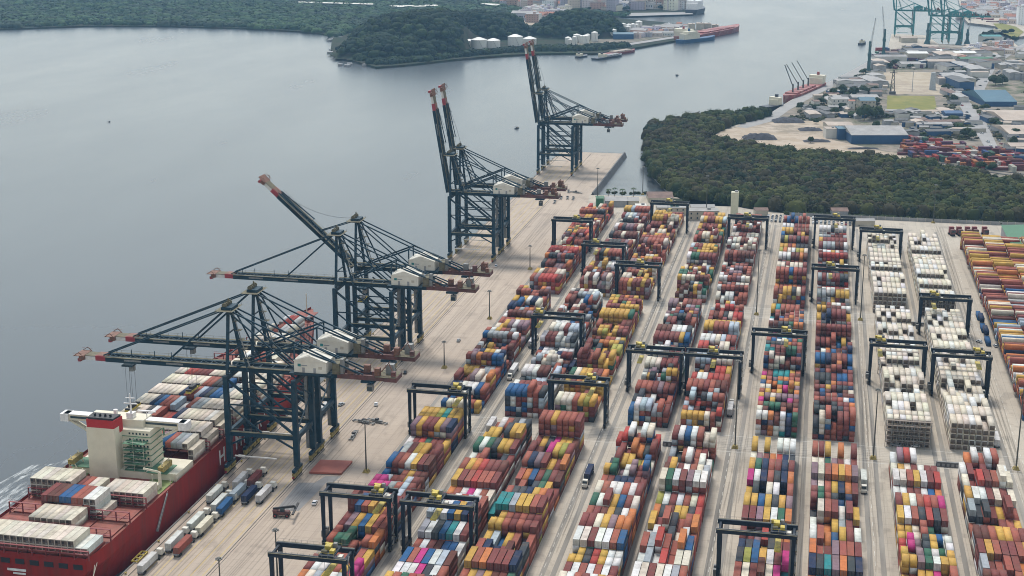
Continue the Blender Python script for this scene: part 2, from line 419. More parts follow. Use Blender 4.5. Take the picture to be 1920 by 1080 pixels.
tag(b_.build('tyre_marks'), 'dark tyre marks worn into the yard lanes', 'tyre marks', kind='structure')

# quay fenders and kerb
mb = MB()
mb.box(-243.5, 762, 0.0, 0.6, 1222, 0.35, 'concrete_wall')
tag(mb.build('quay_kerb'), 'long concrete kerb along the quay edge', 'kerb', kind='structure')
fd = MB(); fd.box(-0.5, 0, -3.4, 0.9, 1.6, 3.0, 'dark_rubber'); fd.box(-0.15, 0, -3.8, 0.3, 2.2, 3.8, 'black_paint')
f0 = tag(fd.build('quay_fender'), 'black rubber fender on the quay wall', 'fender', 'rubber fenders along the quay wall')
f0.location = (-244.15, 760, 0)
for y in range(778, 1370, 18):
    c = f0.copy(); COL.objects.link(c); c.location = (-244.15, y, 0)
# inner edge of the pier: dark revetment wall
mb = MB()
for i in range(20):
    y = 1178 + i * 10; mb.hexa([(-182, y, -6), (-178.0, y, -6), (-178.0, y + 10, -6), (-182, y + 10, -6), (-182, y, 0.9), (-180.9, y, 0.9), (-180.9, y + 10, 0.9), (-182, y + 10, 0.9)], 'roof_dark')
tag(mb.build('pier_wall'), 'dark sloping sea wall on the inner side of the pier', 'sea wall', kind='structure')
mb = MB()
for i in range(7): mb.box(-240 + i * 9.3, 1372, 0, 0.25, 0.25, 1.1, 'steel_grey')
mb.box(-212, 1372, 0.8, 57, 0.12, 0.12, 'steel_grey')
tag(mb.build('railing'), 'grey railing across the end of the pier', 'railing')

# land beyond: mangrove and port district; far shore; town on the right
def coast(pts): return [G(*p) if len(p) == 2 else (p[0], p[1]) for p in pts]
PORT = coast([(1222, 240), (1213, 262), (1214, 300), (1228, 330), (1250, 352), (1272, 368), (1290, 378), (1310, 395)]) + [(-20, 1129), (424, 1129), (900, 1129), (1500, 1500), (1500, 3000)]
PORT += coast([(1960, 78), (1912, 88), (1898, 78), (1870, 90), (1822, 84), (1760, 82), (1735, 66), (1672, 63), (1664, 92), (1640, 108), (1600, 130), (1540, 160), (1500, 178), (1478, 190), (1440, 214), (1345, 216), (1280, 226)])
mb = MB(); mb.prism(PORT, -7, -0.3, 'concrete_wall', 'yard_concrete'); tag(mb.build('port_ground'), 'grey and sandy ground of the old port', 'ground', kind='structure')
RT = coast([(1805, 30), (1815, 42), (1850, 46), (1885, 52), (1900, 62), (1912, 68), (1990, 60), (2100, 30), (2100, -30), (1790, -30), (1800, 10)])
mb = MB(); mb.prism(RT, -7, -0.5, 'concrete_wall', 'yard_concrete'); tag(mb.build('far_quay_ground'), kind='structure')
FAR = coast([(-120, 58), (0, 53), (160, 47), (300, 47), (450, 51), (560, 57), (628, 64), (622, 76), (620, 92), (640, 106), (705, 124), (760, 120), (850, 110), (930, 103), (1000, 99), (1060, 98), (1120, 98), (1180, 90), (1270, 74), (1322, 62), (1290, 48), (1240, 40), (1170, 34), (1120, 31), (1150, 27), (1302, 24), (1304, 5), (1310, -50), (-120, -50)])
M['port_sand'] = None
def soil(name, c1, c2, c3):
    m = bpy.data.materials.new(name); m.use_nodes = True; nt = m.node_tree; L = nt.links; b = nt.nodes['Principled BSDF']; b.inputs['Roughness'].default_value = 0.95; b.inputs['Specular IOR Level'].default_value = 0.1
    geo = nd(nt, 'ShaderNodeNewGeometry')
    o = None
    for k, (sc_, c) in enumerate(((0.01, c2), (0.05, c3))):
        n = nd(nt, 'ShaderNodeTexNoise'); n.inputs['Scale'].default_value = sc_; n.inputs['Detail'].default_value = 9; n.inputs['Roughness'].default_value = 0.65; L.new(geo.outputs['Position'], n.inputs['Vector'])
        r = nd(nt, 'ShaderNodeMapRange'); r.inputs['From Min'].default_value = 0.45; r.inputs['From Max'].default_value = 0.6; L.new(n.outputs['Fac'], r.inputs[0])
        x = nd(nt, 'ShaderNodeMix', data_type='RGBA'); L.new(r.outputs[0], x.inputs[0]); x.inputs[7].default_value = (*c, 1)
        if o is None: x.inputs[6].default_value = (*c1, 1)
        else: L.new(o, x.inputs[6])
        o = x.outputs[2]
    L.new(o, b.inputs['Base Color']); M[name] = m
soil('port_sand', (0.36, 0.29, 0.215), (0.25, 0.21, 0.16), (0.42, 0.35, 0.28))
soil('port_dirt', (0.17, 0.155, 0.13), (0.085, 0.1, 0.055), (0.26, 0.22, 0.18))
soil('far_green', (0.02, 0.032, 0.02), (0.03, 0.045, 0.022), (0.045, 0.04, 0.03))
soil('swamp_floor', (0.03, 0.04, 0.02), (0.04, 0.05, 0.03), (0.02, 0.03, 0.02))
soil('grass_yellow', (0.2, 0.19, 0.06), (0.26, 0.23, 0.09), (0.16, 0.17, 0.06))
soil('lot_tan', (0.36, 0.3, 0.22), (0.3, 0.25, 0.2), (0.42, 0.36, 0.28))
mb = MB(); mb.prism(FAR, -7, -1.0, 'far_green', 'far_green'); tag(mb.build('far_shore_ground'), 'green flat land across the estuary', 'land', kind='structure')
# ------------------------------------------------------------------ containers
CC = {'w': (.59, .585, .56), 'c': (.575, .515, .425), 'g': (.29, .31, .325), 'k': (.055, .07, .08), 'y': (.54, .37, .09), 'o': (.5, .2, .075), 'r': (.4, .075, .065),
      'R': (.32, .115, .085), 'm': (.2, .07, .065), 'M': (.13, .055, .045), 'b': (.03, .115, .27), 'n': (.025, .045, .1), 't': (.035, .27, .29), 'G': (.045, .15, .10),
      'l': (.33, .35, .09), 'p': (.46, .05, .22), 'v': (.24, .18, .21), 's': (.37, .43, .48)}
CC = {k_: (v_ if k_ in 'wcgs' else tuple(c_ * f_ for c_, f_ in zip(v_, (.9, .8, .78)))) for k_, v_ in CC.items()}
CN = {'w': 'white', 'c': 'cream', 'g': 'grey', 'k': 'charcoal', 'y': 'yellow', 'o': 'orange', 'r': 'red', 'R': 'terracotta', 'm': 'maroon', 'M': 'brown', 'b': 'blue', 'n': 'navy',
      't': 'turquoise', 'G': 'green', 'l': 'lime', 'p': 'pink', 'v': 'lilac', 's': 'silvery'}
L40, L20, WC, HC, PX, PY = 12.19, 6.06, 2.44, 2.6, 2.76, 12.8
LOWER = {
 'A': ('yyyltyy vymmyvn wmrGmmy bwmyymm bmRwymM bwRRymM pppgRsm mmwwmsm mbRyyRm mvybyRR RGGRnRo yyRRbRy mwwnRyp ocgywgr roywkmy', '553443445443443'),
 'B1': ('wRwRkgk yyymkyy GwGkyym wRRmmkm RyormmM ymRrRRm oRwpwRc mmwrswR sgwbynm gwkbtwm RwmMbbw bRpbwsM wwwpkwR yRGrRkM RkywoRg', '454444345434454'),
 'B2': ('RRyRRRm mykpyyM mMypylm Rnvmymo RobmGmM gRnkGym Rkknyom ttgyyRm yyRmRmm ysbyRmR RnnmMmk yRommmn RyvyMMG bmnmGyR mRyRmMk', '634433454345454'),
 'C': ('rrwRwcr gmmookm kmyylyc yGvwvmb Rmnnnmm cRwwRwm Gwmybmc RmMykwo mmcyvoo wcmwwRb yykryww mwRwRwm cwRmwyR wRcwMgw RwmcwRm', '533434445544544'),
 'D': ('mwbwRcc gkRvRmG mcwwRww MymwRcg cGwmvww lwmwRcr okMyykr ymRkRRo wwckcwR RgrRRob wgwrRcc wcmcwgR RwwcwRm wcRwmwg wRcwwgm', '534453344555455'),
 'E': ('y0y0www cvmornk yGnRmnm pwnRkno ykccwyR yybykyv mmvywGo mmvrGoo nkbykmm klbywmp RcmMcpt Gnynwmo RymcRRm mowRycR yRmkwmR', '434444433444444'),
 'F': ('Rmy0o0m ccGvmwm vcRoyov vcRynom mGRkbnM kcRmwmy wwoygmw wRobymw oRmvRRm nktvokn otvwknR oRmwmMb RmokRwm mRcmRwy mMRmoRw', '434344344434434'),
 'G': ('wvrw000 cycmwmm wcRywmr wwmmwbo mywRrRp ywRkrkm yycRGbw rpvkyGw yyvGwyy ynyypyR Rytypmm mcyRwby ywmmRvo wcRymnw mRwywmb', '434344344334434'),
 'H': ('0owRwR0 wmrmnkw cmrmRcc ywwmcmc gkkmymR RgRymRy MMRyyRm myRmmRy gmRRmoc MmmRRyR kRRmmmw mwRRmyc RmmwmRR mRyRwmm wmRcRmR', '545443444444444')}
MIDP = {'A': 'mmMRRyvnwbcgMoyR', 'B1': 'wwwsnbkRRmcgMwR', 'B2': 'yyyylcmmMRRokGym', 'C': 'mMkwcRRvyGbsmgkm', 'D': 'mMRRwcsgrymkmR', 'E': 'yowcRmkbtGpMvnRomMRmM', 'F': 'RRmMwckoymbmnkmRMm', 'G': 'ccwwcc', 'H': 'ccwwcc'}
UPP = {'A': 'RRyMmcvrkRoy', 'B1': 'wcRymsMkRcv', 'B2': 'yycccRRMmvoy', 'C': 'yycMmRwGsmcy', 'D': 'wwccRRmMvwR', 'E': 'RmMwcyklboRm', 'F': 'MmkgRwyrmw', 'G': 'cwwccw', 'H': 'cwcwcc'}
CT = []       # every container: dict
HG = {}       # heights of each stack cell, for what shows


def put_cell(row, x, y, L_, stack, key, tags):
    HG[key] = len(stack)
    for t, ch in enumerate(stack):
        CT.append(dict(row=row, x=x + random.uniform(-.06, .06), y=y + random.uniform(-.08, .08), z=t * HC + 0.02, L=L_, ch=ch, t=t, n=len(stack), key=key, **tags))


def block(row, y0, nb, block_name, strings=None, hs_=None, pal='mRw', h0=(3, 5), p20=0.3, ncol=7, dark='mMRmRvkg'):
    x0 = ROWX[row]; rows = strings.split() if strings else None
    for b_ in range(nb):
        y = y0 + (nb - 1 - b_) * PY + PY / 2; reef = row in 'GH' and block_name != 'lower'
        hb = int(hs_[b_]) if hs_ else random.choices((2, 3, 4, 5), (1, 3, 5, 3))[0]
        if reef: hb = random.choice((4, 5, 5, 5))
        is20 = (random.random() < p20) if not rows else (random.random() < 0.12)
        hsame = random.random() < 0.55
        run = None
        for c in range(ncol):
            ch = rows[b_][c] if rows else random.choice(pal)
            if not rows and run and random.random() < 0.42: ch = run
            run = ch
            if ch == '0': continue
            r_ = random.random()
            h = hb if (hsame or r_ < 0.62) else hb - 1 if r_ < 0.88 else hb - 2 if r_ < 0.95 else hb + 1
            if reef and h < hb and random.random() < .55: h = hb
            h = max(1, min(h, 6 if hb > 4 else 5))
            for half in ((0,) if not is20 else (0, 1)):
                L_ = L20 if is20 else L40
                yy = y if not is20 else y + (-3.15 if half == 0 else 3.15)
                hh = h if half == 0 or random.random() < 0.6 else max(1, h - random.choice((0, 1, 1)))
                ch2 = ch if half == 0 or rows else random.choice(pal)
                if reef: stack = [random.choice('cccw') for _ in range(hh)]
                else: stack = [(ch2 if (t == hh - 1 or random.random() < 0.3) else random.choice(dark + pal)) for t in range(hh)]
                put_cell(row, x0 + c * PX + WC / 2, yy, L_, stack, (row, round(yy), c), dict(col=c, bay=b_, blk=block_name, half=half if is20 else None, ax='y', reef=reef))


Y_LOW, N_LOW = 421.0, 15
for rr_ in ROWX:
    s_, h_ = LOWER[rr_]
    block(rr_, Y_LOW, N_LOW, 'lower', s_, h_, MIDP[rr_])
    block(rr_, 641.0, 15, 'middle', None, None, MIDP[rr_], p20=0.75 if rr_ in 'EF' else 0.35)
    block(rr_, 861.0, {'A': 19, 'B1': 17, 'B2': 18, 'C': 17, 'D': 17, 'E': 17, 'F': 14, 'G': 13, 'H': 13}[rr_], 'upper', None, None, UPP[rr_], p20=0.3)
# the big block on the right: containers lie across
for j in range(122):
    y = 688 + j * 2.9
    near = False
    for i in range(6):
        x = 110.5 + i * 13.2
        if near and i < 1: continue
        h = (5 if (j // 7 + i) % 3 else 4) - (random.random() < .3) - (random.random() < .12)
        if j % 30 in (12, 13) : h = 2
        pal = 'yoRRcmMRwsmboRmy' if j < 70 else 'yycRRomRc'
        k = random.choice(pal) if random.random() < 0.8 or j == 0 else k
        stack = [(k if t == h - 1 or random.random() < .45 else random.choice('mMRyonbmR')) for t in range(h)]
        put_cell('I', x, y, L40, stack, ('I', j, i), dict(col=i, bay=j, blk='right', half=None, ax='x', reef=False))
for j in range(5):
    put_cell('J', 100.8, 812 + j * PY, L40, list('bn'[:1 + j % 2]), ('J', j, 0), dict(col=0, bay=j, blk='right', half=None, ax='y', reef=False))

# ship deck stacks -------------------------------------------------------
SHX0 = -298.2; SPX = 2.55; DECK = 13.0
# (y of bay centre, base z, 18 columns: (colour of the top, tiers))
SB = [
 (441.0, 13.0, 'cccccccccccccccccww', '2222222222222222211'),
 (458.3, 12.6, '000000ccccccc000000', '0000002222222000000'),
 (472.2, 12.6, '00000mMMbbRRwwc0000', '0000033333333310000'),
 (486.5, 12.6, 'cccccccmRcc0ccccccc', '3333333222202222222'),
 (533.5, 12.6, 'ccwmrRbsmrbRvbRggcc', '2222223333333333332'),
 (548.0, 12.6, 'wwkRRccwwcccccccccc', '3333223333333333332'),
 (562.5, 12.6, 'cccckwRRrRncccccwcc', '3333333222333333332'),
 (577.0, 12.6, 'cccnbRRswRRggcccccc', '3333333322333333333'),
 (591.5, 12.6, 'ccccccnRRsnkbbgcccc', '3333333333333333333'),
 (606.0, 12.6, 'ccccccccRRkkbgmwccc', '3333333333333223333'),
 (620.5, 12.6, 'ccrrmmmcccccwwwcccc', '3333333333333333333'),
 (635.0, 12.6, '00000000ccwwrrrwwcc', '0000000033333222330'),
 (649.5, 12.6, '00000000cwwrRRcc000', '0000000033333333000'),
 (664.0, 12.6, '00000Rcccwwwmcc0000', '0000023333333330000'),
 (678.5, 13.0, '000000wcccwwcc00000', '0000003333333300000'),
 (693.0, 13.5, '0000000cRRwwc000000', '0000000323333000000'),
 (707.5, 14.0, '00000000wrrw0000000', '0000000033330000000')]
for bi, (yb, z0, chs, hs2) in enumerate(SB):
    for c in range(19):
        h = int(hs2[c]); ch = chs[c]
        if h == 0 or ch == '0': continue
        key = ('ship', bi, c); HG[key] = h
        for t in range(h):
            c2 = ch if t >= h - 1 or (ch in 'cw') or random.random() < 0.4 else random.choice('mRckmM')
            CT.append(dict(row='ship', x=SHX0 + c * SPX + WC / 2, y=yb, z=z0 + t * HC, L=L40, ch=c2, t=t, n=h, key=key, col=c, bay=bi, blk='ship', half=None, ax='y', reef=ch in 'cw'))

# which faces show; which 300 show largest
def nbh(d):
    k = d['key']
    if k[0] in ('ship',):
        return [HG.get((k[0], k[1], k[2] - 1), 0), HG.get((k[0], k[1], k[2] + 1), 0)]
    if k[0] in 'IJ': return [HG.get((k[0], k[1] - 1, k[2]), 0), HG.get((k[0], k[1] + 1, k[2]), 0)]
    return [HG.get((k[0], k[1], k[2] - 1), 0), HG.get((k[0], k[1], k[2] + 1), 0)]
cand = []
keep = []
def front_h(d):
    k = d['key']
    if k[0] == 'ship': return HG.get(('ship', k[1] - 1, k[2]), 0)
    if k[0] in 'IJ': return HG.get((k[0], k[1] - 1, k[2]), 0)
    best = 0
    for q in range(5, 15):
        best = max(best, HG.get((k[0], k[1] - q, k[2]), 0))
    return best
for d in CT:
    top = d['t'] == d['n'] - 1
    hn = nbh(d); fh = front_h(d)
    side = d['t'] >= min(hn); front = d['t'] >= fh
    back = True if d['blk'] == 'ship' else d['t'] >= 2
    if not (top or side or front or d['t'] >= 2): continue
    keep.append(d)
    px, py, w_ = P(d['x'], d['y'], d['z'] + HC)
    if not (0 < px < 1920 and 6 < py < 1074): continue
    s_ = CF / w_; dep = (CH - d['z']) / w_
    area = 0
    if top and fh - d['n'] < 3: area += d['L'] * WC * dep * (1.0 if fh - d['n'] < 2 else 0.4)
    if front: area += WC * HC * 0.9
    if side and d['x'] / d['y'] < -0.15 and d['t'] >= hn[1]: area += d['L'] * HC * abs(d['x']) / d['y'] * 0.7
    if area > 0: cand.append((area * s_ * s_, d))
cand.sort(key=lambda t_: -t_[0])
IND = [d for _, d in cand[:297]]
ids = set(id(d) for d in IND)


def container_mesh(L_, reefer=False):
    """steel box: corner posts, rails, corrugated sides and roof, door bars on one end"""
    b_ = MB(); m_ = 'container_paint'; hw, hl = WC / 2, L_ / 2
    n = int(L_ / 0.55)
    for s_ in (-1, 1):
        prof = []
        for i in range(n):
            y0 = -hl + 0.15 + (L_ - 0.3) * i / n; dy = (L_ - 0.3) / n
            prof += [(y0, 0.0), (y0 + dy * .3, 0.0), (y0 + dy * .5, 0.06), (y0 + dy * .8, 0.06)]
        prof.append((hl - 0.15, 0.0))
        vs = [(s_ * (hw - 0.02 - dd), y, z) for z in (0.15, HC - 0.12) for y, dd in prof]
        k = len(prof); fs = [(i, i + 1, k + i + 1, k + i) if s_ > 0 else (i + 1, i, k + i, k + i + 1) for i in range(k - 1)]
        b_.add(vs, fs, m_)
        b_.box(s_ * (hw - 0.08), 0, 0, 0.16, L_ - .32, 0.16, m_); b_.box(s_ * (hw - 0.06), 0, HC - 0.12, 0.12, L_ - .32, 0.12, m_)
        for e in (-1, 1): b_.box(s_ * (hw - 0.08), e * (hl - 0.08), 0, 0.16, 0.16, HC, m_)
    prof = []
    for i in range(n):
        y0 = -hl + 0.15 + (L_ - 0.3) * i / n; dy = (L_ - 0.3) / n
        prof += [(y0, 0), (y0 + dy * .4, 0), (y0 + dy * .5, -.03), (y0 + dy * .9, -.03)]
    prof.append((hl - .15, 0)); k = len(prof)
    vs = [(x, y, HC - .03 + dz) for x in (-hw + .1, hw - .1) for y, dz in prof]
    b_.add(vs, [(k + i, k + i + 1, i + 1, i)[::-1] for i in range(k - 1)], m_)
    for e in (-1, 1):
        b_.box(0, e * (hl - 0.06), 0.12, WC - .32, 0.06, HC - .24, m_)
        b_.box(0, e * (hl - 0.07), 0, WC - .32, 0.12, 0.13, m_); b_.box(0, e * (hl - 0.07), HC - .12, WC - .32, 0.12, 0.12, m_)
    for x in (-.75, -.3, .3, .75): b_.box(x, -hl + 0.0, 0.15, 0.06, 0.06, HC - .3, 'steel_grey')
    b_.box(0, -hl + 0.01, .15, 0.04, 0.05, HC - .3, 'dark_rubber')
    if reefer:      # refrigeration unit filling the end wall
        b_.box(0, -hl - .03, .25, WC - .36, .1, HC - .55, 'reefer_grille'); b_.box(-.45, -hl - .09, 1.2, .85, .08, .85, 'black_paint'); b_.box(.5, -hl - .09, .35, .7, .06, .6, 'steel_grey')
    return b_


mesh40 = container_mesh(L40).build('shipping_container'); mesh20 = container_mesh(L20).build('shipping_container'); meshR = container_mesh(L40, True).build('refrigerated_container')
used = {40: False, 20: False, 'r': False}
ROWN = {'A': 'row by the apron', 'B1': 'second row inland', 'B2': 'third row inland', 'C': 'fourth row inland', 'D': 'fifth row inland', 'E': 'sixth row inland', 'F': 'seventh row inland', 'G': 'eighth row inland', 'H': 'ninth row inland'}
def jitter(c, a=0.1):
    f = random.uniform(1 - a, 1 + a); return tuple(min(0.8, x * f * random.uniform(.96, 1.04)) for x in c)
for d in IND:
    big = d['L'] > 8; kk_ = 'r' if (big and d['reef']) else 40 if big else 20; src = {'r': meshR, 40: mesh40, 20: mesh20}[kk_]
    if not used[kk_]: o = src; used[kk_] = True
    else: o = src.copy(); COL.objects.link(o)
    o.location = (d['x'], d['y'], d['z']); o.color = (*jitter(CC[d['ch']]), 1)
    if d['ax'] == 'x': o.rotation_euler = (0, 0, PI / 2)
    down = d['n'] - 1 - d['t']
    tier = 'topmost' if down == 0 else ORD[down + 1] + ' down'
    if d['row'] == 'ship':
        lab = f"{CN[d['ch']]} container on the ship, {tier}, {ORD[19 - d['col']] if d['col'] > 0 else 'farthest'} from quay, bay {NUM[d['bay'] + 1]} from stern"
        grp = 'containers on the ship'
    elif d['row'] in 'IJ':
        lab = f"{CN[d['ch']]} container, {tier}, line {d['bay'] + 1}, stack {d['col'] + 1}, big crosswise block at the right"
        grp = 'containers in the crosswise block'
    else:
        half = '' if d['half'] is None else ('near half ' if d['half'] == 0 else 'far half ')
        lab = f"{CN[d['ch']]} container, {tier}, {ORD[d['col'] + 1]} across, {half}bay {NUM[d['bay'] + 1]} from crossing, {ROWN[d['row']]}"
        if d['blk'] != 'lower': lab = f"{CN[d['ch']]} container, {tier}, {ORD[d['col'] + 1]} across, {half}{d['blk']} bay {NUM[d['bay'] + 1]}, {ROWN[d['row']]}"
        grp = 'containers in the yard stacks'
    tag(o, lab, 'container', grp)

# the rest as one mass (paint in the mesh's colour attribute)
rest = [d for d in keep if id(d) not in ids]
nR = len(rest); V = np.zeros((nR, 8, 3), np.float32); Cc = np.zeros((nR, 8, 3), np.float32)
cube = np.array([(-1, -1, 0), (1, -1, 0), (1, 1, 0), (-1, 1, 0), (-1, -1, 1), (1, -1, 1), (1, 1, 1), (-1, 1, 1)], np.float32)
for i, d in enumerate(rest):
    hw, hl = WC / 2, d['L'] / 2
    if d['ax'] == 'x': hw, hl = hl, hw
    V[i] = cube * (hw, hl, HC - 0.05) + (d['x'], d['y'], d['z']); Cc[i] = jitter(CC[d['ch']])
V += RNG.uniform(-.03, .03, (nR, 1, 3)).astype(np.float32) * (1, 1, 0)
Fq = np.array([(3, 2, 1, 0), (4, 5, 6, 7), (0, 1, 5, 4), (1, 2, 6, 5), (2, 3, 7, 6), (3, 0, 4, 7)], np.int32)
F = (Fq[None] + (np.arange(nR) * 8)[:, None, None]).reshape(-1, 4)
rf = [d for d in rest if d['reef']]
V2 = np.zeros((len(rf), 8, 3), np.float32)
for i, d in enumerate(rf): V2[i] = cube * (WC / 2 - .2, .06, HC - .6) + (d['x'], d['y'] - d['L'] / 2 - .05, d['z'] + .3)
Vall = np.concatenate([V.reshape(-1, 3), V2.reshape(-1, 3)]); Fall = np.concatenate([F, (Fq[None] + (nR * 8 + np.arange(len(rf)) * 8)[:, None, None]).reshape(-1, 4)])
Call = np.concatenate([Cc.reshape(-1, 3), np.repeat(RNG.uniform(.6, 1.5, (len(rf), 1)) * np.array((.11, .088, .072)), 8, 0)])
o = np_mesh('shipping_containers', Vall, Fall, Call, 'container_paint_far')
tag(o, 'thousands of stacked shipping containers of every colour further back in the yard', 'containers', kind='stuff')
print('containers', len(CT), 'kept', len(keep))
# ------------------------------------------------------------------ yard gantry cranes (rubber tyred)
def make_rtg():
    """origin: ground, middle of the left leg line; spans x 0..27, legs at y -4.2 and 4.2"""
    root = empty('yard_crane'); B = 'yard_crane_blue'; S = 26.6; Hh = 22.3; D_ = 4.2
    for x in (0, S):
        for y in (-D_, D_):
            b_ = MB(); b_.hexa([(x - .55, y - .5, 1.9), (x + .55, y - .5, 1.9), (x + .55, y + .5, 1.9), (x - .55, y + .5, 1.9), (x - .75, y - .55, Hh - 1.4), (x + .75, y - .55, Hh - 1.4), (x + .75, y + .55, Hh - 1.4), (x - .75, y + .55, Hh - 1.4)], B)
            b_.build('leg', root)
    for y in (-D_, D_):
        b_ = MB(); b_.box(S / 2, y, Hh - 1.6, S + 2.4, 0.95, 1.7, B); b_.box(S / 2, y, Hh + .1, S + 2.2, 0.16, 0.12, 'steel_grey')
        for i in range(14): b_.box(-1 + i * 2.2, y + (.8 if y > 0 else -.8), Hh + .1, .06, .06, 1.0, 'steel_grey')
        b_.box(S / 2, y + (.8 if y > 0 else -.8), Hh + 1.08, S + 2, .05, .05, 'steel_grey'); b_.box(S / 2, y + (.7 if y > 0 else -.7), Hh + .0, S + 2, .5, .08, 'walkway_olive')
        b_.build('main_beam', root)
    for x in (0, S):
        b_ = MB(); b_.box(x, 0, 1.4, 1.0, 11.6, 1.0, B); b_.box(x, 0, Hh - 1.45, .8, 2 * D_ - 1.0, .9, B)
        b_.build('sill_beam', root)
        for y in (-4.8, -3.2, 3.2, 4.8):
            b_ = MB(); b_.tube((x - .45, y, .75), (x + .45, y, .75), .75, .75, 'dark_rubber', 12); b_.tube((x - .5, y, .75), (x + .5, y, .75), .3, .3, 'bogie_yellow', 8)
            b_.build('wheel', root)
    b_ = MB(); b_.box(-1.0, 0, 2.4, 1.7, 4.6, 2.6, 'steel_grey'); b_.box(-1.0, 0, 5.0, 1.5, 1.2, .5, 'black_paint'); b_.build('power_house', root)
    b_ = MB()
    for i in range(9):
        z = 2.6 + i * 2.2; b_.bar((S + .95, -3.4 + (i % 2) * 2, z), (S + .95, -1.4 - (i % 2) * 2, z + 2.2), .5, .12, 'steel_grey'); b_.box(S + .95, -3.4 + (i % 2) * 2, z, .7, .9, .1, 'walkway_olive')
    b_.build('stair', root)
    t = MB(); t.box(0, 0, 0, 5.6, 8.8, .6, B); t.box(-.8, 1.2, .6, 2.2, 3.0, 1.6, 'trolley_yellow'); t.box(1.4, -1.5, .6, 1.6, 2.2, 1.1, 'trolley_yellow'); t.box(1.2, 2.4, .6, 1.2, 1.4, 1.9, 'steel_grey')
    t.tube((-2.2, -2.5, 1.3), (-.2, -2.5, 1.3), .6, .6, 'walkway_olive', 10); t.box(-2.3, 3.4, .6, 1, 1.2, 1.2, 'trolley_yellow')
    for y in (-4.3, 4.3): t.box(0, y, 1.5, 5.6, .06, .06, 'trolley_yellow'); [t.box(x, y, .6, .06, .06, .9, 'trolley_yellow') for x in (-2.7, 0, 2.7)]
    tr = t.build('trolley', root, (8, 0, Hh + .2))
    t = MB(); t.box(0, 0, -3.2, 1.9, 2.2, 2.3, 'house_white'); t.box(0, -1.12, -2.9, 1.5, .06, 1.5, 'glass_dark'); t.build('cabin', tr, (3.6, 0, -.1))
    t = MB(); t.box(0, 0, -6.6, 2.3, 12.0, .5, 'trolley_yellow')
    for x in (-1, 1):
        for y in (-3, 3): t.bar((x, y, -6.2), (x * 1.4, y * .9, 0), .08, .08, 'cable_dark')
    t.build('spreader', tr)
    return root


rtg0 = make_rtg(); rc = tree_cache(rtg0)
# row, y, trolley position across (0..26), where it stands
RT_ = [('A', 437.5, 21, 'over the apron row nearest the bottom edge'), ('A', 491.4, 22.5, 'over the apron row beside the dark asphalt patch'), ('B1', 490, 11, 'over the second row, just inland of the asphalt patch'),
       ('A', 613, 23, 'over the apron row at the first crossing'), ('B1', 743.5, -.5, 'over the second row, halfway up the yard'), ('B2', 639.5, 20, 'over the third row at the first crossing'),
       ('C', 693.5, 3, 'over the fourth row, paired with the one over the fifth'), ('D', 694, 12, 'over the fifth row, paired with the one over the fourth'), ('E', 736.5, 17, 'alone over the sixth row in the middle yard'),
       ('F', 882, 9, 'over the seventh row beyond the second crossing'), ('G', 730, 1.5, 'over the white eighth row, middle yard'), ('H', 719, 23, 'over the white ninth row, nearer one'),
       ('H', 825.7, 5, 'over the white ninth row, by the second crossing'), ('B2', 864.5, 14, 'over the third row just beyond the second crossing'), ('B1', 912.3, 6, 'over the second row beyond the second crossing'),
       ('A', 981, 16, 'over the far part of the apron row'), ('B2', 1052, 12, 'over the third row at its far end by the sheds'), ('D', 1014, 12, 'over the fifth row in front of the cream slab tower'),
       ('F', 1025, 14, 'over the seventh row in front of the car park'), ('G', 992, 10, 'over the far end of the white eighth row'), ('E', 489.6, 22, 'over the sixth row nearest the bottom edge')]
for i, (r_, y, tx, wh) in enumerate(RT_):
    o = rtg0 if i == 0 else copy_tree(rtg0, rc)
    x = LEGS[r_][0]; o.location = (x, y, 0)
    tag(o, 'dark blue yard gantry crane ' + wh, 'yard crane', 'gantry cranes over the container rows')
    for c in (kids(o) if i == 0 else o.children):
        if c.name.startswith('trolley'): c.location.x = 3.4 + tx * .8

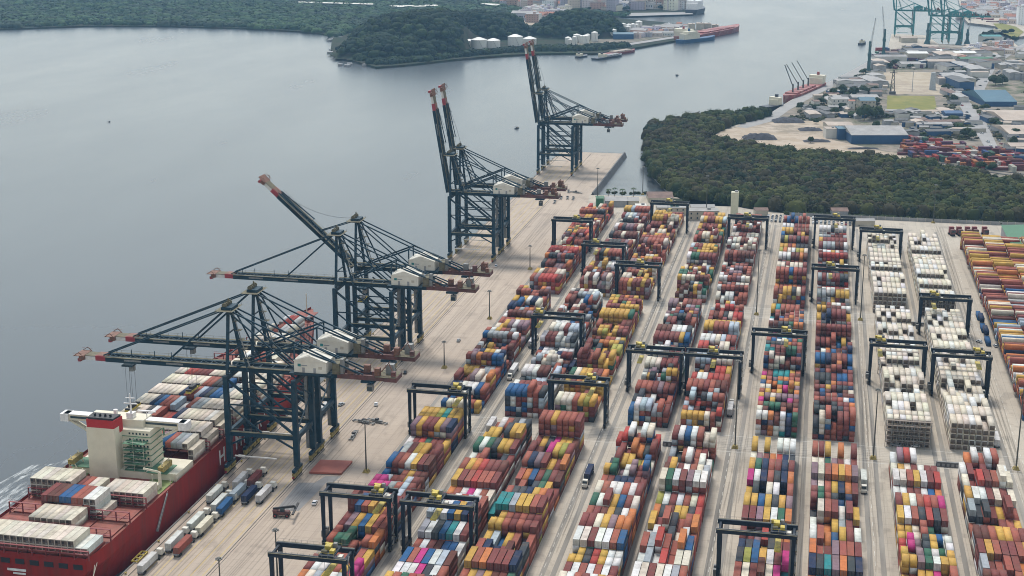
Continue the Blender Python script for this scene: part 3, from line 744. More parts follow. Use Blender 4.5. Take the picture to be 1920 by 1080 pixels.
# ------------------------------------------------------------------ ship-to-shore cranes
GZ = 44.0; GA = 31.0; HL = 10.5
def make_sts(ang, yname='quay_crane'):
    """origin: ground under the waterside rail, middle; x landwards"""
    root = empty(yname); B = 'crane_blue'; a = R(ang)
    for x in (0, GA):
        for y in (-HL, HL):
            b_ = MB(); w0, w1 = 1.15, 1.0
            b_.hexa([(x - w0, y - w0, 5), (x + w0, y - w0, 5), (x + w0, y + w0, 5), (x - w0, y + w0, 5), (x - w1, y - w1, GZ), (x + w1, y - w1, GZ), (x + w1, y + w1, GZ), (x - w1, y + w1, GZ)], B)
            b_.build('leg', root)
            b_ = MB(); b_.box(x, y, 3.4, 1.4, 9.6, 1.2, B)
            for k in (-3, 3): b_.box(x, y + k, 2.2, 1.1, 4.6, 1.0, 'bogie_yellow')
            for k in (-4.4, -3.3, -2.2, -1.1, 1.1, 2.2, 3.3, 4.4): b_.tube((x - .3, y + k, .6), (x + .3, y + k, .6), .55, .55, 'dark_rubber', 8)
            b_.box(x, y, .9, .9, 9.8, 1.0, 'bogie_yellow'); b_.box(x, y + (5.2 if y > 0 else -5.2), 1.0, .8, .8, .9, 'tip_red')
            b_.build('bogie', root)
    for x in (0, GA):
        b_ = MB(); b_.box(x, 0, 16.6, 1.5, 2 * HL - 1.9, 2.0, B)
        for s_ in (-1, 1): b_.bar((x, s_ * (HL - .6), 12.6), (x, s_ * (HL - 4.6), 16.9), 1.2, 1.1, B)
        b_.build('sill_beam', root)
        b_ = MB(); b_.box(x, 0, GZ - 2.2, 1.5, 2 * HL - 1.7, 2.0, B); b_.build('top_beam', root)
    for y in (-HL, HL):
        b_ = MB(); b_.box(GA / 2, y, 16.8, GA - 2, 1.2, 1.9, B); b_.box(GA / 2, y, 18.7, GA - 2, 1.6, .12, 'walkway_olive'); b_.box(GA / 2, y + .8, 19.7, GA - 2, .06, .06, 'steel_grey'); b_.build('portal_beam', root)
        b_ = MB(); b_.bar((1.0, y, GZ - 2), (GA - 1.0, y, 19.5), .95, .95, B); b_.bar((1, y, 30.5), (GA * .5, y, 18.9), .6, .6, B); b_.bar((1, y, 31), (GA - 1, y, 31), .55, .55, B); b_.bar((10.5, y, GZ - 2), (GA - 1, y, 28), .6, .6, B)
        b_.bar((GA - 9, y, 16.8), (GA - 1, y, 12.6), .7, .7, B); b_.bar((9, y, 16.8), (1, y, 12.6), .7, .7, B); b_.build('brace', root)
    b_ = MB(); b_.bar((GA, -HL + .8, 42), (GA, HL - .8, 31), .5, .5, B); b_.bar((GA, -HL + .8, 20), (GA, HL - .8, 31), .5, .5, B); b_.build('brace', root)
    b_ = MB(); b_.box(GA / 2 - 3, -HL - 1.1, 7.6, GA * .62, .5, .5, 'boom_white'); b_.box(6, -HL - 1.1, 7.4, 3, .7, .9, 'boom_white'); b_.build('cable_tray', root)
    # rear girder
    b_ = MB()
    for y in (-2.6, 2.6): b_.box(23, y, GZ - .3, 50, 1.1, 2.3, B)
    for y in (-3.9, 3.9): b_.box(24, y, GZ + 2.0, 52, 1.4, .15, 'walkway_olive'); b_.box(24, y * 1.17, GZ + 3.1, 52, .06, .06, 'steel_grey')
    for i in range(9): b_.box(i * 5.6 + 1, 0, GZ + 1.5, .5, 5.2, .5, B)
    b_.build('main_girder', root)
    b_ = MB()
    for y in (-2.6, 2.6): b_.box(61, y, GZ - .2, 26, 1.0, 2.1, 'rear_red')
    b_.box(72, 0, GZ, 5.5, 8.5, 2.0, 'rear_red'); b_.box(70, 0, GZ + 2.0, 9, 9.6, .15, 'walkway_olive')
    for x, y, lx, ly, lz in ((54, -1.5, 3, 2.5, 2.2), (60, 2, 2.6, 2.2, 3.2), (66, -2.4, 2.2, 2.6, 3.6), (70.5, 1.6, 3.5, 3, 4.4), (73, -2.5, 1.8, 2, 2.4), (64, .5, 1.2, 5, 1.6)): b_.box(x, y, GZ + 1.9, lx, ly, lz, random.choice(('rear_red', 'tip_rust', 'steel_grey')))
    b_.bar((66, -3, GZ + 2), (70.5, -1, GZ + 7.5), .3, .3, 'tip_rust'); b_.bar((74, -3, GZ + 2), (70.5, -1, GZ + 7.5), .3, .3, 'tip_rust'); b_.bar((66, 3, GZ + 2), (70.5, 1, GZ + 7.5), .3, .3, 'tip_rust')
    for y in (-4.8, 4.8): b_.box(62, y, GZ + 3.0, 28, .06, .06, 'tip_rust'); [b_.box(49 + 3.2 * i, y, GZ + 2, .07, .07, 1.05, 'tip_rust') for i in range(9)]
    b_.build('rear_section', root)
    # machinery house
    hx = 37.0
    b_ = MB(); b_.box(hx, 0, GZ + 2.3, 14.5, 12.0, 5.2, 'house_white'); b_.box(hx, 0, GZ + 1.6, 18.5, 14.5, .6, B)
    for x in (-3, 2): b_.box(hx + x, -6.05, GZ + 2.4, 1.1, .12, 2.2, 'wall_grey')
    b_.box(hx + 4.5, -6.05, GZ + 4.2, 1.6, .12, 1.2, 'wall_beige')
    hs_ = b_.build('machinery_house', root)
    b_ = MB(); b_.gable(hx, 0, GZ + 7.5, 14.5, 12.0, 2.6, 'house_white', axis='y', over=.35); b_.build('roof', hs_)
    b_ = MB(); b_.prism([(hx - 5.6, -6.1), (hx - 4.2, -6.1), (hx - 4.2, -6.02), (hx - 5.6, -6.02)], GZ + 5.0, GZ + 6.2, 'logo_teal'); b_.box(hx - 2.6, -6.05, GZ + 5.3, 2.6, .1, .45, 'wall_grey'); b_.build('emblem', hs_)
    # mast (A-frame) and stays
    AX, AZ = -1.0, 71.0
    b_ = MB()
    for y in (-HL * .8, HL * .8):
        b_.bar((0, y, GZ), (AX, y * .2, AZ), 1.15, 1.15, B); b_.bar((9.5, y * .9, GZ + 1.5), (AX + 1, y * .22, AZ), .7, .7, B)
    b_.bar((0, -6, GZ + 8), (0, 6, GZ + 8), .5, .5, B); b_.bar((-.5, -3.6, GZ + 17), (-.5, 3.6, GZ + 17), .5, .5, B); b_.bar((5.6, -6.05, GZ + 8.5), (0, -6.0, GZ + 8), .4, .4, B)
    b_.build('mast', root)
    b_ = MB()
    for i in range(6):
        z = GZ + 3.5 + i * 3.8; x = 9.2 - i * 1.55; b_.box(x + 1.2, -7.2 + i * .95, z, 2.6, 2.2, .15, 'walkway_olive'); b_.bar((x + 1.2, -7.8 + i * .95, z), (x - .4, -6.6 + i * .95, z + 3.8), .5, .1, 'steel_grey')
        b_.box(x + 2.4, -7.2 + i * .95, z + 1, .06, 2.2, .06, 'steel_grey')
    b_.build('stair', root)
    b_ = MB(); b_.hexa([(AX - 2, -3, AZ - .8), (AX + 2, -3, AZ - .8), (AX + 2, 3, AZ - .8), (AX - 2, 3, AZ - .8), (AX - 4.4, -6.2, AZ + .3), (AX + 3.6, -6.2, AZ + .3), (AX + 3.6, 6.2, AZ + .3), (AX - 4.4, 6.2, AZ + .3)], 'walkway_olive')
    b_.box(AX, 0, AZ + .3, 5, 7, 1.2, B); [b_.tube((AX - 1.2, y, AZ + 2.1), (AX - 1.2, y + .5, AZ + 2.1), 1.1, 1.1, 'walkway_olive', 12) for y in (-3, -1.2, 1.2, 3)]
    b_.box(AX - .4, 0, AZ + 1.5, .5, .5, 3.2, 'walkway_olive'); [b_.box(AX + 3.4 * sx - .4, 6 * s2, AZ + .3, .1, .1, 1.2, 'steel_grey') for sx in (-1, 1) for s2 in (-1, 1)]
    b_.build('pulley_platform', root)
    for y in (-2.6, 2.6):
        b_ = MB(); b_.bar((AX + 1, y * 1.1, AZ), (58, y, GZ + 2.0), .55, .6, B); b_.build('backstay', root)
        b_ = MB(); b_.bar((AX + 1, y * 1.1, AZ - 1), (29, y, GZ + 2.0), .5, .55, B); b_.build('backstay', root)
    b_ = MB()
    for y in (-4.6, 4.6): b_.bar((3, y, GZ + 2.2), (29.5, y, GZ + 13), .7, .8, B); b_.bar((29.5, y, GZ + 13.2), (60, y * .8, GZ + 2.4), .5, .55, B); b_.bar((29.5, y, GZ + 2), (29.5, y, GZ + 13.2), .6, .6, B)
    b_.bar((29.5, -4.6, GZ + 13.2), (29.5, 4.6, GZ + 13.2), .5, .5, B); b_.bar((17, -4.6, GZ + 8.2), (17, 4.6, GZ + 8.2), .4, .4, B)
    b_.build('top_truss', root)
    b_ = MB(); b_.box(48, 0, GZ + 2.2, 3.2, 9, 4.6, 'walkway_olive'); b_.box(50.5, -3, GZ + 2.2, 1.4, 2, 6.5, 'steel_grey'); b_.box(47.5, 0, GZ + 6.8, 5, .2, .2, 'steel_grey'); b_.box(50.5, 3, GZ + 2.2, 1.2, 1.2, 4, 'steel_grey'); b_.build('switch_room', root)
    tx = 63 if ang > 60 else (-30 if ang < 10 else 62)
    b_ = MB(); b_.box(0, 0, -1.2, 6, 6.6, .9, B); b_.box(.3, 0, -5.6, 2.6, 2.6, 3.0, 'steel_grey'); b_.box(.3, -1.33, -5.3, 2.2, .06, 1.8, 'glass_dark'); b_.bar((.3, 0, -2.6), (.3, 0, -.6), .5, .5, B)
    b_.build('trolley_cab', root, (61.5, 0, GZ - .3))
    b_ = MB()
    b_.box(GA - 2.4, HL + .2, 5, 1.5, 1.5, GZ - 5, 'steel_grey')
    b_.build('lift_shaft', root)
    # boom, hinged
    b_ = MB(); LB = 57.0
    for y in (-2.3, 2.3): b_.box(-LB / 2, y, -1.3, LB, 1.2, 2.4, B)
    for y in (-3.4, 3.4): b_.box(-LB / 2, y, 1.1, LB, 1.3, .12, 'walkway_olive'); b_.box(-LB / 2, y * 1.19, 2.1, LB, .07, .07, 'walkway_olive'); [b_.box(-3 - 4.5 * i, y * 1.19, 1.1, .08, .08, 1.0, 'walkway_olive') for i in range(13)]
    for i in range(12): b_.box(-3 - i * 4.8, 0, .4, .5, 3.8, .5, B); b_.bar((-3 - i * 4.8, -2.0, .9), (-7.8 - i * 4.8, 2.0, .9), .25, .25, B)
    for x in (-26, -34, -45, -52): b_.box(x, -1.2, 1.1, .25, .25, 3.6, B)
    for x0 in (-24, -44): b_.box(x0, -2.86, -.5, 8, .08, .8, 'wall_grey')
    boom = b_.build('boom', root, (-3, 0, GZ + 1.0)); boom.rotation_euler = (0, a, 0)
    b_ = MB()
    for y in (-2.3, 2.3): b_.box(-LB - 2.4, y, -1.1, 4.8, 1.15, 2.3, 'tip_red'); b_.box(-LB - 7.2, y, -1.0, 5.0, 1.0, 1.7, 'boom_white')
    b_.box(-LB - 2.4, 0, .9, 4.8, 4.6, .4, 'tip_rust'); b_.box(-LB - 7.4, 0, .8, 5, 5.6, .25, 'walkway_olive')
    b_.box(-LB - 11, 0, -.9, 2.4, 8.0, 1.8, 'tip_rust'); b_.box(-LB - 12.4, 0, .9, 4.6, 8.6, .2, 'tip_rust')
    for y in (-4.1, 4.1): b_.bar((-LB - 10, y, .9), (-LB - 12, y, 2.6), .25, .25, 'tip_rust'); b_.bar((-LB - 14.5, y, .9), (-LB - 12, y, 2.6), .25, .25, 'tip_rust'); b_.box(-LB - 12.2, y, 2.1, 5, .1, .1, 'tip_rust')
    b_.box(-LB - 13, 0, -2.2, 1.4, 5, 1.4, 'tip_red'); b_.build('boom_tip', boom)
    def bp_(x, z=1.5): return (-3 - abs(x) * math.cos(a) + z * math.sin(a), GZ + 1.0 + abs(x) * math.sin(a) + z * math.cos(a))
    if ang < 10:
        for y in (-2.3, 2.3):
            for xb in (58, 27):
                b_ = MB(); q = bp_(xb); b_.bar((AX - 1.5, y * 1.3, AZ), (q[0], y, q[1]), .5, .55, B); b_.build('forestay', root)
        b_ = MB(); b_.box(0, 0, -1.9, 5, 5.6, .7, B); b_.box(1.2, 0, -4.4, 2, 2.4, 2.4, 'steel_grey'); b_.build('trolley', root, (-3 - 32, 0, GZ - .2))
        b_ = MB(); b_.box(0, 0, -22.4, 2.3, 11.5, .9, 'trolley_yellow'); b_.box(0, 0, -21.5, 2.0, 4.5, 1.5, 'black_paint'); [b_.box(0, y_, -21.5, 2.4, 1.2, .8, 'black_paint') for y_ in (-4.5, 4.5)]
        for x in (-.9, .9):
            for y in (-2.5, 2.5): b_.bar((x, y, -21), (x, y, -1.5), .09, .09, 'cable_dark')
        b_.build('spreader', root, (-3 - 32, 0, GZ - .2))
    else:
        for y in (-2.3, 2.3):
            b_ = MB(); q = bp_(27, 1.4); q2 = bp_(34, 3.0); q3 = bp_(58, 1.6)
            b_.bar((AX - 1, y * 1.3, AZ), (q[0], y, q[1]), .45, .5, B); b_.bar((q2[0], y, q2[1]), (q3[0], y, q3[1]), .45, .5, B); b_.build('forestay', root)
        b_ = MB(); q = bp_(60, 1.5); p0 = np.array((AX, 0, AZ + 1.5)); p1 = np.array((q[0], 0, q[1])); last = None
        for k in range(9):
            t_ = k / 8; pt = p0 * (1 - t_) + p1 * t_; pt[2] -= 4 * 5.0 * t_ * (1 - t_); pt[0] += (10 * t_ * (1 - t_) if ang > 60 else 0)
            if last is not None: b_.bar(tuple(last), tuple(pt), .14, .14, 'cable_dark')
            last = pt
        b_.build('hoist_rope', root)
    return root


SX = -243.2
base = {0: make_sts(0), 42: make_sts(42), 81: make_sts(81)}
caches = {k: tree_cache(v) for k, v in base.items()}
usedb = set()
STS = [(560, 0, 'nearest crane, lowered boom, over the ship deckhouse side'), (589, 0, 'second crane from the front, boom lowered over the ship'), (705, 0, 'lowered boom, standing just beyond the ship bow'),
       (738, 42, 'boom raised only halfway, paired with a lowered one'), (947, 81, 'boom raised upright, nearer crane of the middle pair'), (974, 81, 'boom raised upright, farther crane of the middle pair'),
       (1266, 81, 'boom raised upright, nearer crane of the pier end pair'), (1293, 81, 'boom raised upright, farthest crane on the quay')]
for y, ang, lab in STS:
    if ang not in usedb: o = base[ang]; usedb.add(ang)
    else: o = copy_tree(base[ang], caches[ang])
    o.location = (SX, y, 0)
    for c in (kids(o) if o in base.values() else o.children):
        if ang == 0 and c.name.split('.')[0] in ('trolley', 'spreader'): c.location.x = {560: -50, 589: -34}.get(y, 12)
        if ang == 0 and y == 705 and c.name.startswith('spreader'): c.scale = (1, 1, .35)
    tag(o, 'dark blue quay crane, ' + lab, 'quay crane', 'quay cranes along the berth')
# ------------------------------------------------------------------ the container ship at the berth
ship = tag(empty('container_ship', (-273.5, 433, WZ)), 'large red-hulled container ship with cream deckhouse moored at the quay', 'ship')
def sec(y):
    """half breadth at deck and at waterline, deck height (above z=0)"""
    if y < 14: return 24 + y * .17, 15 + y * .55, 11.5
    if y < 40: return 26.4, 23 + (y - 14) / 26 * 3.4, 12
    if y < 198: return 26.4, 26.4, 12
    t = (y - 198) / 112
    return 26.4 * (1 - t ** 1.6) + .3, 26.4 * max(0.0, 1 - (t * 1.12) ** 1.25) + .15, 12 + 5.5 * max(0, t - .55) / .45
ys = [0, 6, 14, 25, 40, 90, 150, 198, 212, 225, 240, 250, 260, 268, 276, 284, 292, 299, 305, 309]
mb = MB(); vs = []; fs = []
for y in ys:
    a, b2, zd = sec(y); zd -= WZ
    prof = [(-a, zd + 1.2), (-a, zd * .72), (-(a * .35 + b2 * .65), zd * .3), (-b2, -1.5), (b2, -1.5), ((a * .35 + b2 * .65), zd * .3), (a, zd * .72), (a, zd + 1.2)]
    vs += [(x, y if z > 2 or 20 < y < 290 else y + (2.5 if y < 20 else -3), z) for x, z in prof]
k = 8
for i in range(len(ys) - 1):
    for j in range(k - 1): fs.append((i * k + j, i * k + j + 1, (i + 1) * k + j + 1, (i + 1) * k + j))
fs.append(tuple(range(k))[::-1]); mb.add(vs, fs, 'hull_red')
hull = mb.build('hull', ship)
for p_ in hull.data.polygons: p_.use_smooth = False
mb = MB(); vs = []
for y in ys: a, b2, zd = sec(y); vs += [(-a + .1, y, zd - WZ + .0), (a - .1, y, zd - WZ + .0)]
mb.add(vs, [(2 * i, 2 * i + 1, 2 * i + 3, 2 * i + 2) for i in range(len(ys) - 1)], 'hatch_red'); mb.build('deck', ship)
Z0 = -WZ
for (yb, z0, chs, hs2) in SB:
    y = yb - 433
    for i in range(4):
        if y > 208 and i in (0, 3): continue
        if y > 250: continue
        mb = MB(); mb.box(-18.4 + i * 12.2, y, Z0 + 12.05, 11.6, 12.6, z0 - 12.1, 'hatch_red'); mb.build('hatch_cover', ship)
# lashing bridges between the bays
ysb = sorted([s_[0] - 433 for s_ in SB])
for i, y in enumerate([-.2] + [(ysb[j] + ysb[j + 1]) / 2 for j in range(len(ysb) - 1) if ysb[j + 1] - ysb[j] < 30] + [ysb[-1] + 7.6]):
    wd = 50.5 if y < 205 else 2 * sec(y)[0] - 3; hgt = 4.6 if i else 3.6
    mb = MB()
    for j in range(10): mb.box(-wd / 2 + j * wd / 9, y, Z0 + 12, .35, .5, hgt, 'rack_red')
    for z in (2.2, hgt): mb.box(0, y, Z0 + 12 + z, wd, .9, .16, 'rack_red')
    for z in (3.2, hgt + 1.0):
        if z < hgt + 1.2: mb.box(0, y - .45, Z0 + 12 + z, wd, .06, .08, 'rack_red')
    for j in range(0, 9, 2): mb.bar((-wd / 2 + j * wd / 9, y, Z0 + 12.2), (-wd / 2 + (j + 1) * wd / 9, y, Z0 + 12 + hgt), .18, .18, 'rack_red')
    mb.build('lashing_bridge', ship)
# stern openings, mooring deck
for i in range(8): mb = MB(); mb.box(-20 + i * 5.8, -.03, Z0 + 8.0, 3.6, .3, 2.0, 'black_paint'); mb.build('mooring_port', ship)
mb = MB(); mb.box(-4, -.35, Z0 + 5.2, 7.5, .15, .9, 'letter_white'); mb.box(-3, -.33, Z0 + 3.9, 5, .15, .7, 'letter_white'); mb.build('name_marking', ship)
# deckhouse
dh = MB(); X0, X1 = -15.0, 10.0
dh.box(-2.5, 84, Z0 + 12, 25, 11, 19.2, 'ship_cream')
dh.box(-8.5, 75.5, Z0 + 12, 12.5, 7, 21.6, 'ship_cream'); dh.box(0, 82, Z0 + 12.0, 46, 16, 3.2, 'ship_cream')
for k in range(6):
    z = Z0 + 15.2 + k * 2.65
    dh.box(-2.5, 84, z, 25.7, 11.7, .18, 'ship_green')
    for i in range(6): dh.box(1.0 + i * 1.55, 78.44, z + .9, .7, .1, .8, 'glass_dark')
    for i in range(10): dh.box(-13.5 + i * 2.3, 89.56, z + .9, .9, .1, .8, 'glass_dark')
dk = dh.build('deckhouse', ship, (2.4, 0, 0))
dh = MB()
for k in range(5):
    z = Z0 + 15.2 + k * 2.9
    dh.box(4.5, 76, z, 9.5, 4.5, .16, 'ship_green'); dh.bar((1 + (k % 2) * 6, 75.2, z), (7 - (k % 2) * 6, 75.2, z + 2.9), 1.0, .2, 'ship_green')
    dh.box(4.5, 73.8, z + 1.0, 9.5, .06, .06, 'letter_white'); [dh.box(x, 73.8, z, .08, .08, 2.9, 'ship_cream') for x in (0, 4.5, 9)]
dh.build('outside_stair', dk)
mat('funnel_red', (0.4, 0.03, 0.03), 0.6, spec=0.2, var=0.1); dk_ = None
fn = MB(); fn.prism([(-14.6, 72.3), (-2.6, 72.3), (-2.0, 79), (-15.0, 79)], Z0 + 30.6, Z0 + 37.0, 'funnel_red'); fn.prism([(-14.2, 72.7), (-3.0, 72.7), (-2.4, 78.6), (-14.6, 78.6)], Z0 + 37.0, Z0 + 37.8, 'black_paint')
for i in range(4): fn.tube((-12 + i * 2.3, 75.5, Z0 + 37.0), (-12 + i * 2.3, 74.8, Z0 + 39.0), .5, .5, 'black_paint', 8)
fn.build('funnel', dk)
br_ = MB(); br_.box(0, 86, Z0 + 31.1, 54, 3.6, 2.6, 'ship_cream'); br_.box(-2.5, 86, Z0 + 31.1, 25, 8, 3.2, 'ship_cream'); br_.box(0, 86, Z0 + 33.7, 54.4, 4.2, .2, 'letter_white')
br_.box(0, 84.1, Z0 + 32.1, 48, .12, .9, 'glass_dark')
for s_ in (-1, 1):
    br_.box(s_ * 26.6, 86, Z0 + 30.6, 3.6, 5, 3.3, 'letter_white'); br_.bar((s_ * 25, 85, Z0 + 30.9), (s_ * 12, 85, Z0 + 24), .7, .8, 'ship_cream'); br_.bar((s_ * 25, 87, Z0 + 30.9), (s_ * 12, 87, Z0 + 24), .7, .8, 'ship_cream'); br_.bar((s_ * 17, 86, Z0 + 26.6), (s_ * 17, 86, Z0 + 31.1), .5, .5, 'ship_green')
br_.build('bridge_wing', dk, (-4.4, 0, 0))
ra = MB(); ra.box(-1, 85, Z0 + 34.3, 3, 3, 2.2, 'letter_white'); ra.tube((-1, 85, Z0 + 36.5), (-1, 85, Z0 + 44.6), .45, .2, 'letter_white', 8); ra.box(-1, 85, Z0 + 40.1, 6, .4, .35, 'letter_white'); ra.box(-1, 85, Z0 + 42.6, 4, .3, .3, 'letter_white')
ra.tube((6.5, 84, Z0 + 34.3), (6.5, 84, Z0 + 37.6), .2, .2, 'letter_white'); ra.box(6.5, 84, Z0 + 37.6, 8, .8, .5, 'letter_white'); ra.tube((-8, 85, Z0 + 34.3), (-8, 85, Z0 + 37.1), .9, .9, 'letter_white', 10); ra.build('radar_mast', dk)
for s_ in (-1, 1):
    lb = MB(); lb.hexa([(s_ * 20 - 1.3, 71, Z0 + 17), (s_ * 20 + 1.3, 71, Z0 + 17), (s_ * 20 + 1.3, 79, Z0 + 17), (s_ * 20 - 1.3, 79, Z0 + 17), (s_ * 20 - 1.1, 70.5, Z0 + 19.2), (s_ * 20 + 1.1, 70.5, Z0 + 19.2), (s_ * 20 + 1.1, 79.5, Z0 + 19.2), (s_ * 20 - 1.1, 79.5, Z0 + 19.2)], 'bogie_yellow')
    for y in (72, 78): lb.bar((s_ * 18, y, Z0 + 15), (s_ * 20.5, y, Z0 + 20.5), .3, .4, 'ship_cream')
    lb.build('lifeboat', ship)
    gd = MB(); gd.box(s_ * 19, 71, Z0 + 12.02, 10, 22, .3, 'ship_deck_green'); gd.box(s_ * 17, 78, Z0 + 15.2, 9, 10, .3, 'ship_green')
    for i in range(5): gd.box(s_ * 15.5, 72 + i * 3, Z0 + 12.2, .5, .5, 3, 'ship_cream'); gd.box(s_ * 24.3, 70 + i * 3.5, Z0 + 12.2, .25, .25, 3, 'ship_cream')
    gd.box(s_ * 20.5, 65, Z0 + 12.3, 3, 3, 2.2, 'ship_cream'); gd.box(s_ * 18, 62.5, Z0 + 12.3, 2, 2, 1.2, 'wall_grey')
    gd.build('side_deck', ship)
pc = MB(); pc.tube((21.5, 66.5, Z0 + 12), (21.5, 66.5, Z0 + 19), .8, .6, 'ship_cream', 10); pc.bar((21.5, 66.5, Z0 + 19), (17, 62, Z0 + 22), .7, .7, 'ship_cream'); pc.build('provision_crane', ship)
gw = MB(); gw.bar((26.5, 62, Z0 + 12.2), (27.2, 50, Z0 + 1), 1.0, .3, 'steel_grey'); gw.bar((26.8, 62, Z0 + 13.2), (27.5, 50, Z0 + 2), .08, .08, 'letter_white'); gw.build('gangway', ship)
# draft pipe stripe and big white letters on the side
adv = 113.5
for ch_ in 'HAMBURG SÜD':
    if ch_ == ' ': adv += 7; continue
    cu = bpy.data.curves.new('t', 'FONT'); cu.body = ch_; cu.size = 9.6; cu.extrude = .05; cu.offset = 0.12
    to = bpy.data.objects.new('t', cu); COL.objects.link(to); bpy.context.view_layer.update()
    me = bpy.data.meshes.new_from_object(to.evaluated_get(bpy.context.evaluated_depsgraph_get())); me.name = 'hull_letter'; me.materials.clear(); me.materials.append(M['letter_white'])
    wd_ = to.dimensions[0]; bpy.data.objects.remove(to); o = bpy.data.objects.new('hull_letter', me); COL.objects.link(o); o.parent = ship
    o.rotation_euler = (PI / 2, 0, PI / 2); o.location = (26.46, adv, Z0 + 3.2); adv += wd_ + 2.9
mb = MB(); mb.box(0, 297, Z0 + 17.4, 12, 10, .3, 'hatch_red'); mb.tube((0, 300, Z0 + 17), (0, 300, Z0 + 29), .4, .25, 'ship_cream', 8)
for s_ in (-1, 1): mb.tube((s_ * 4, 290, Z0 + 17.4), (s_ * 4, 294, Z0 + 17.4), 1.1, 1.1, 'wall_grey', 10)
mb.build('foredeck', ship)
# wash behind the port side
fm_ = [G(px, py, WZ) for px, py in ((-60, 1000), (0, 985), (40, 945), (70, 905), (90, 880), (135, 858), (128, 868), (60, 872), (0, 905), (-60, 930))]
mb = MB(); mb.add([(x, y, WZ + .06) for x, y in fm_], [tuple(range(10))], 'foam')
tag(mb.build('foam_water'), 'white foam streaks on the water beside the ship stern', 'foam', kind='stuff')
# mooring lines
for i, (p_, q) in enumerate((((-248, 436, 9), (-243.4, 424, .6)), ((-248, 438, 9), (-243.4, 418, .6)))):
    mb = MB(); mb.bar(p_, q, .22, .22, 'wall_beige'); tag(mb.build('mooring_line'), 'pale mooring rope from the ship stern to the quay', 'rope', 'mooring ropes at the stern')

# ------------------------------------------------------------------ things on the apron
def make_truck():
    root = empty('terminal_truck')
    b_ = MB(); b_.box(0, -1.2, 1.0, .9, 13.2, .35, 'wall_grey'); [b_.box(0, y, 1.1, 2.4, .35, .3, 'wall_grey') for y in (-7.4, -3.5, 0, 4.8)]; b_.build('trailer', root)
    b_ = MB(); b_.box(0, 8.0, .7, 1.1, 6, .5, 'black_paint'); b_.build('chassis', root)
    b_ = MB(); b_.hexa([(-1.15, 8.2, 1.1), (1.15, 8.2, 1.1), (1.15, 10.6, 1.1), (-1.15, 10.6, 1.1), (-1.05, 8.3, 3.3), (1.05, 8.3, 3.3), (1.05, 10.1, 3.3), (-1.05, 10.1, 3.3)], 'house_white'); b_.box(0, 10.45, 2.1, 1.9, .1, .9, 'glass_dark'); b_.box(0, 11.0, .7, 2.2, .9, 1.1, 'house_white'); b_.build('cab', root)
    for y in (-6.6, -5.2, 6.4, 10.4):
        for x in (-1, 1):
            b_ = MB(); b_.tube((x - .25, y, .55), (x + .25, y, .55), .55, .55, 'dark_rubber', 10); b_.build('wheel', root)
    return root
tk0 = make_truck(); tkc = tree_cache(tk0); first = True
TR = [((280, 1063), 'w', 'nearest the bottom edge of the picture'), ((330, 1022), 'w', 'beside the one with a terracotta box'), ((346, 1030), 'R', 'with the only terracotta box'), ((370, 985), 'w', 'in the middle of the queue, close to the hull'), ((386, 993), 'c', 'in the middle of the queue, away from the hull'),
      ((405, 933), 'w', 'closest to the big letter on the hull'), ((414, 950), 'w', 'just left of the blue box'), ((424, 957), 'b', 'with the bright blue box'), ((448, 930), 's', 'with the silvery box'), ((453, 908), 'w', 'beside the maroon box by the nearest crane leg'), ((480, 905), 'm', 'with the maroon box by the nearest crane leg'), ((497, 933), 'w', 'rightmost of the queue'), ((470, 934), 'n', 'with the navy box'),
      ((612, 770), 'w', 'under the second crane')]
c40 = bpy.data.objects['shipping_container']
for p_, ch, wh in TR:
    x, y = G(*p_)
    o = tk0 if first else copy_tree(tk0, tkc); first = False
    o.location = (x, y, 0.03); o.rotation_euler = (0, 0, random.uniform(-.03, .03))
    tag(o, 'terminal truck carrying a container, ' + wh, 'truck', 'trucks queued beside the ship')
    c = c40.copy(); COL.objects.link(c); c.location = (x, y - 1.2, 1.46); c.rotation_euler = o.rotation_euler; c.color = (*jitter(CC[ch]), 1)
    tag(c, CN[ch] + ' container riding on a truck, ' + wh, 'container', 'containers on the apron trucks')
# road trucks in the yard lanes
YT = [((1028, 690), 'n'), ((945, 700), 'w'), ((907, 640), 'w'), ((1135, 900), 'n'), ((908, 965), 't'), ((1808, 730), 'k'), ((1812, 826), 'w'), ((1590, 905), 'w'), ((1330, 770), 'w')]
YL = ['carrying a navy box between the second and third rows', 'carrying a white box by the apron row', 'carrying a white box beside the apron row, farther off', 'carrying a navy box right of the third row', 'carrying a turquoise box between the second and third rows', 'carrying a charcoal box beside the white ninth row', 'carrying a white box at the corner of the ninth row', 'carrying a white box by the seventh row', 'carrying a white box right of the fifth row']
LX = {0: -119.6, 1: -149.0, 2: -149.0, 3: -88.2, 4: -119.4, 5: 89, 6: 88.6, 7: 28, 8: -33.5}
for i, (p_, ch) in enumerate(YT):
    x, y = G(*p_); x = LX[i]
    o = copy_tree(tk0, tkc); o.location = (x, y, .03); o.rotation_euler = (0, 0, PI if i % 2 else 0)
    tag(o, 'truck ' + YL[i], 'truck', 'trucks in the yard lanes')
    c = c40.copy(); COL.objects.link(c); c.location = (x, y - 1.2 * (-1 if i % 2 else 1), 1.46); c.rotation_euler = (0, 0, 0); c.color = (*jitter(CC[ch]), 1)
    tag(c, CN[ch] + ' container on the truck ' + YL[i].split(' box ')[-1], 'container', 'containers on trucks in the lanes')
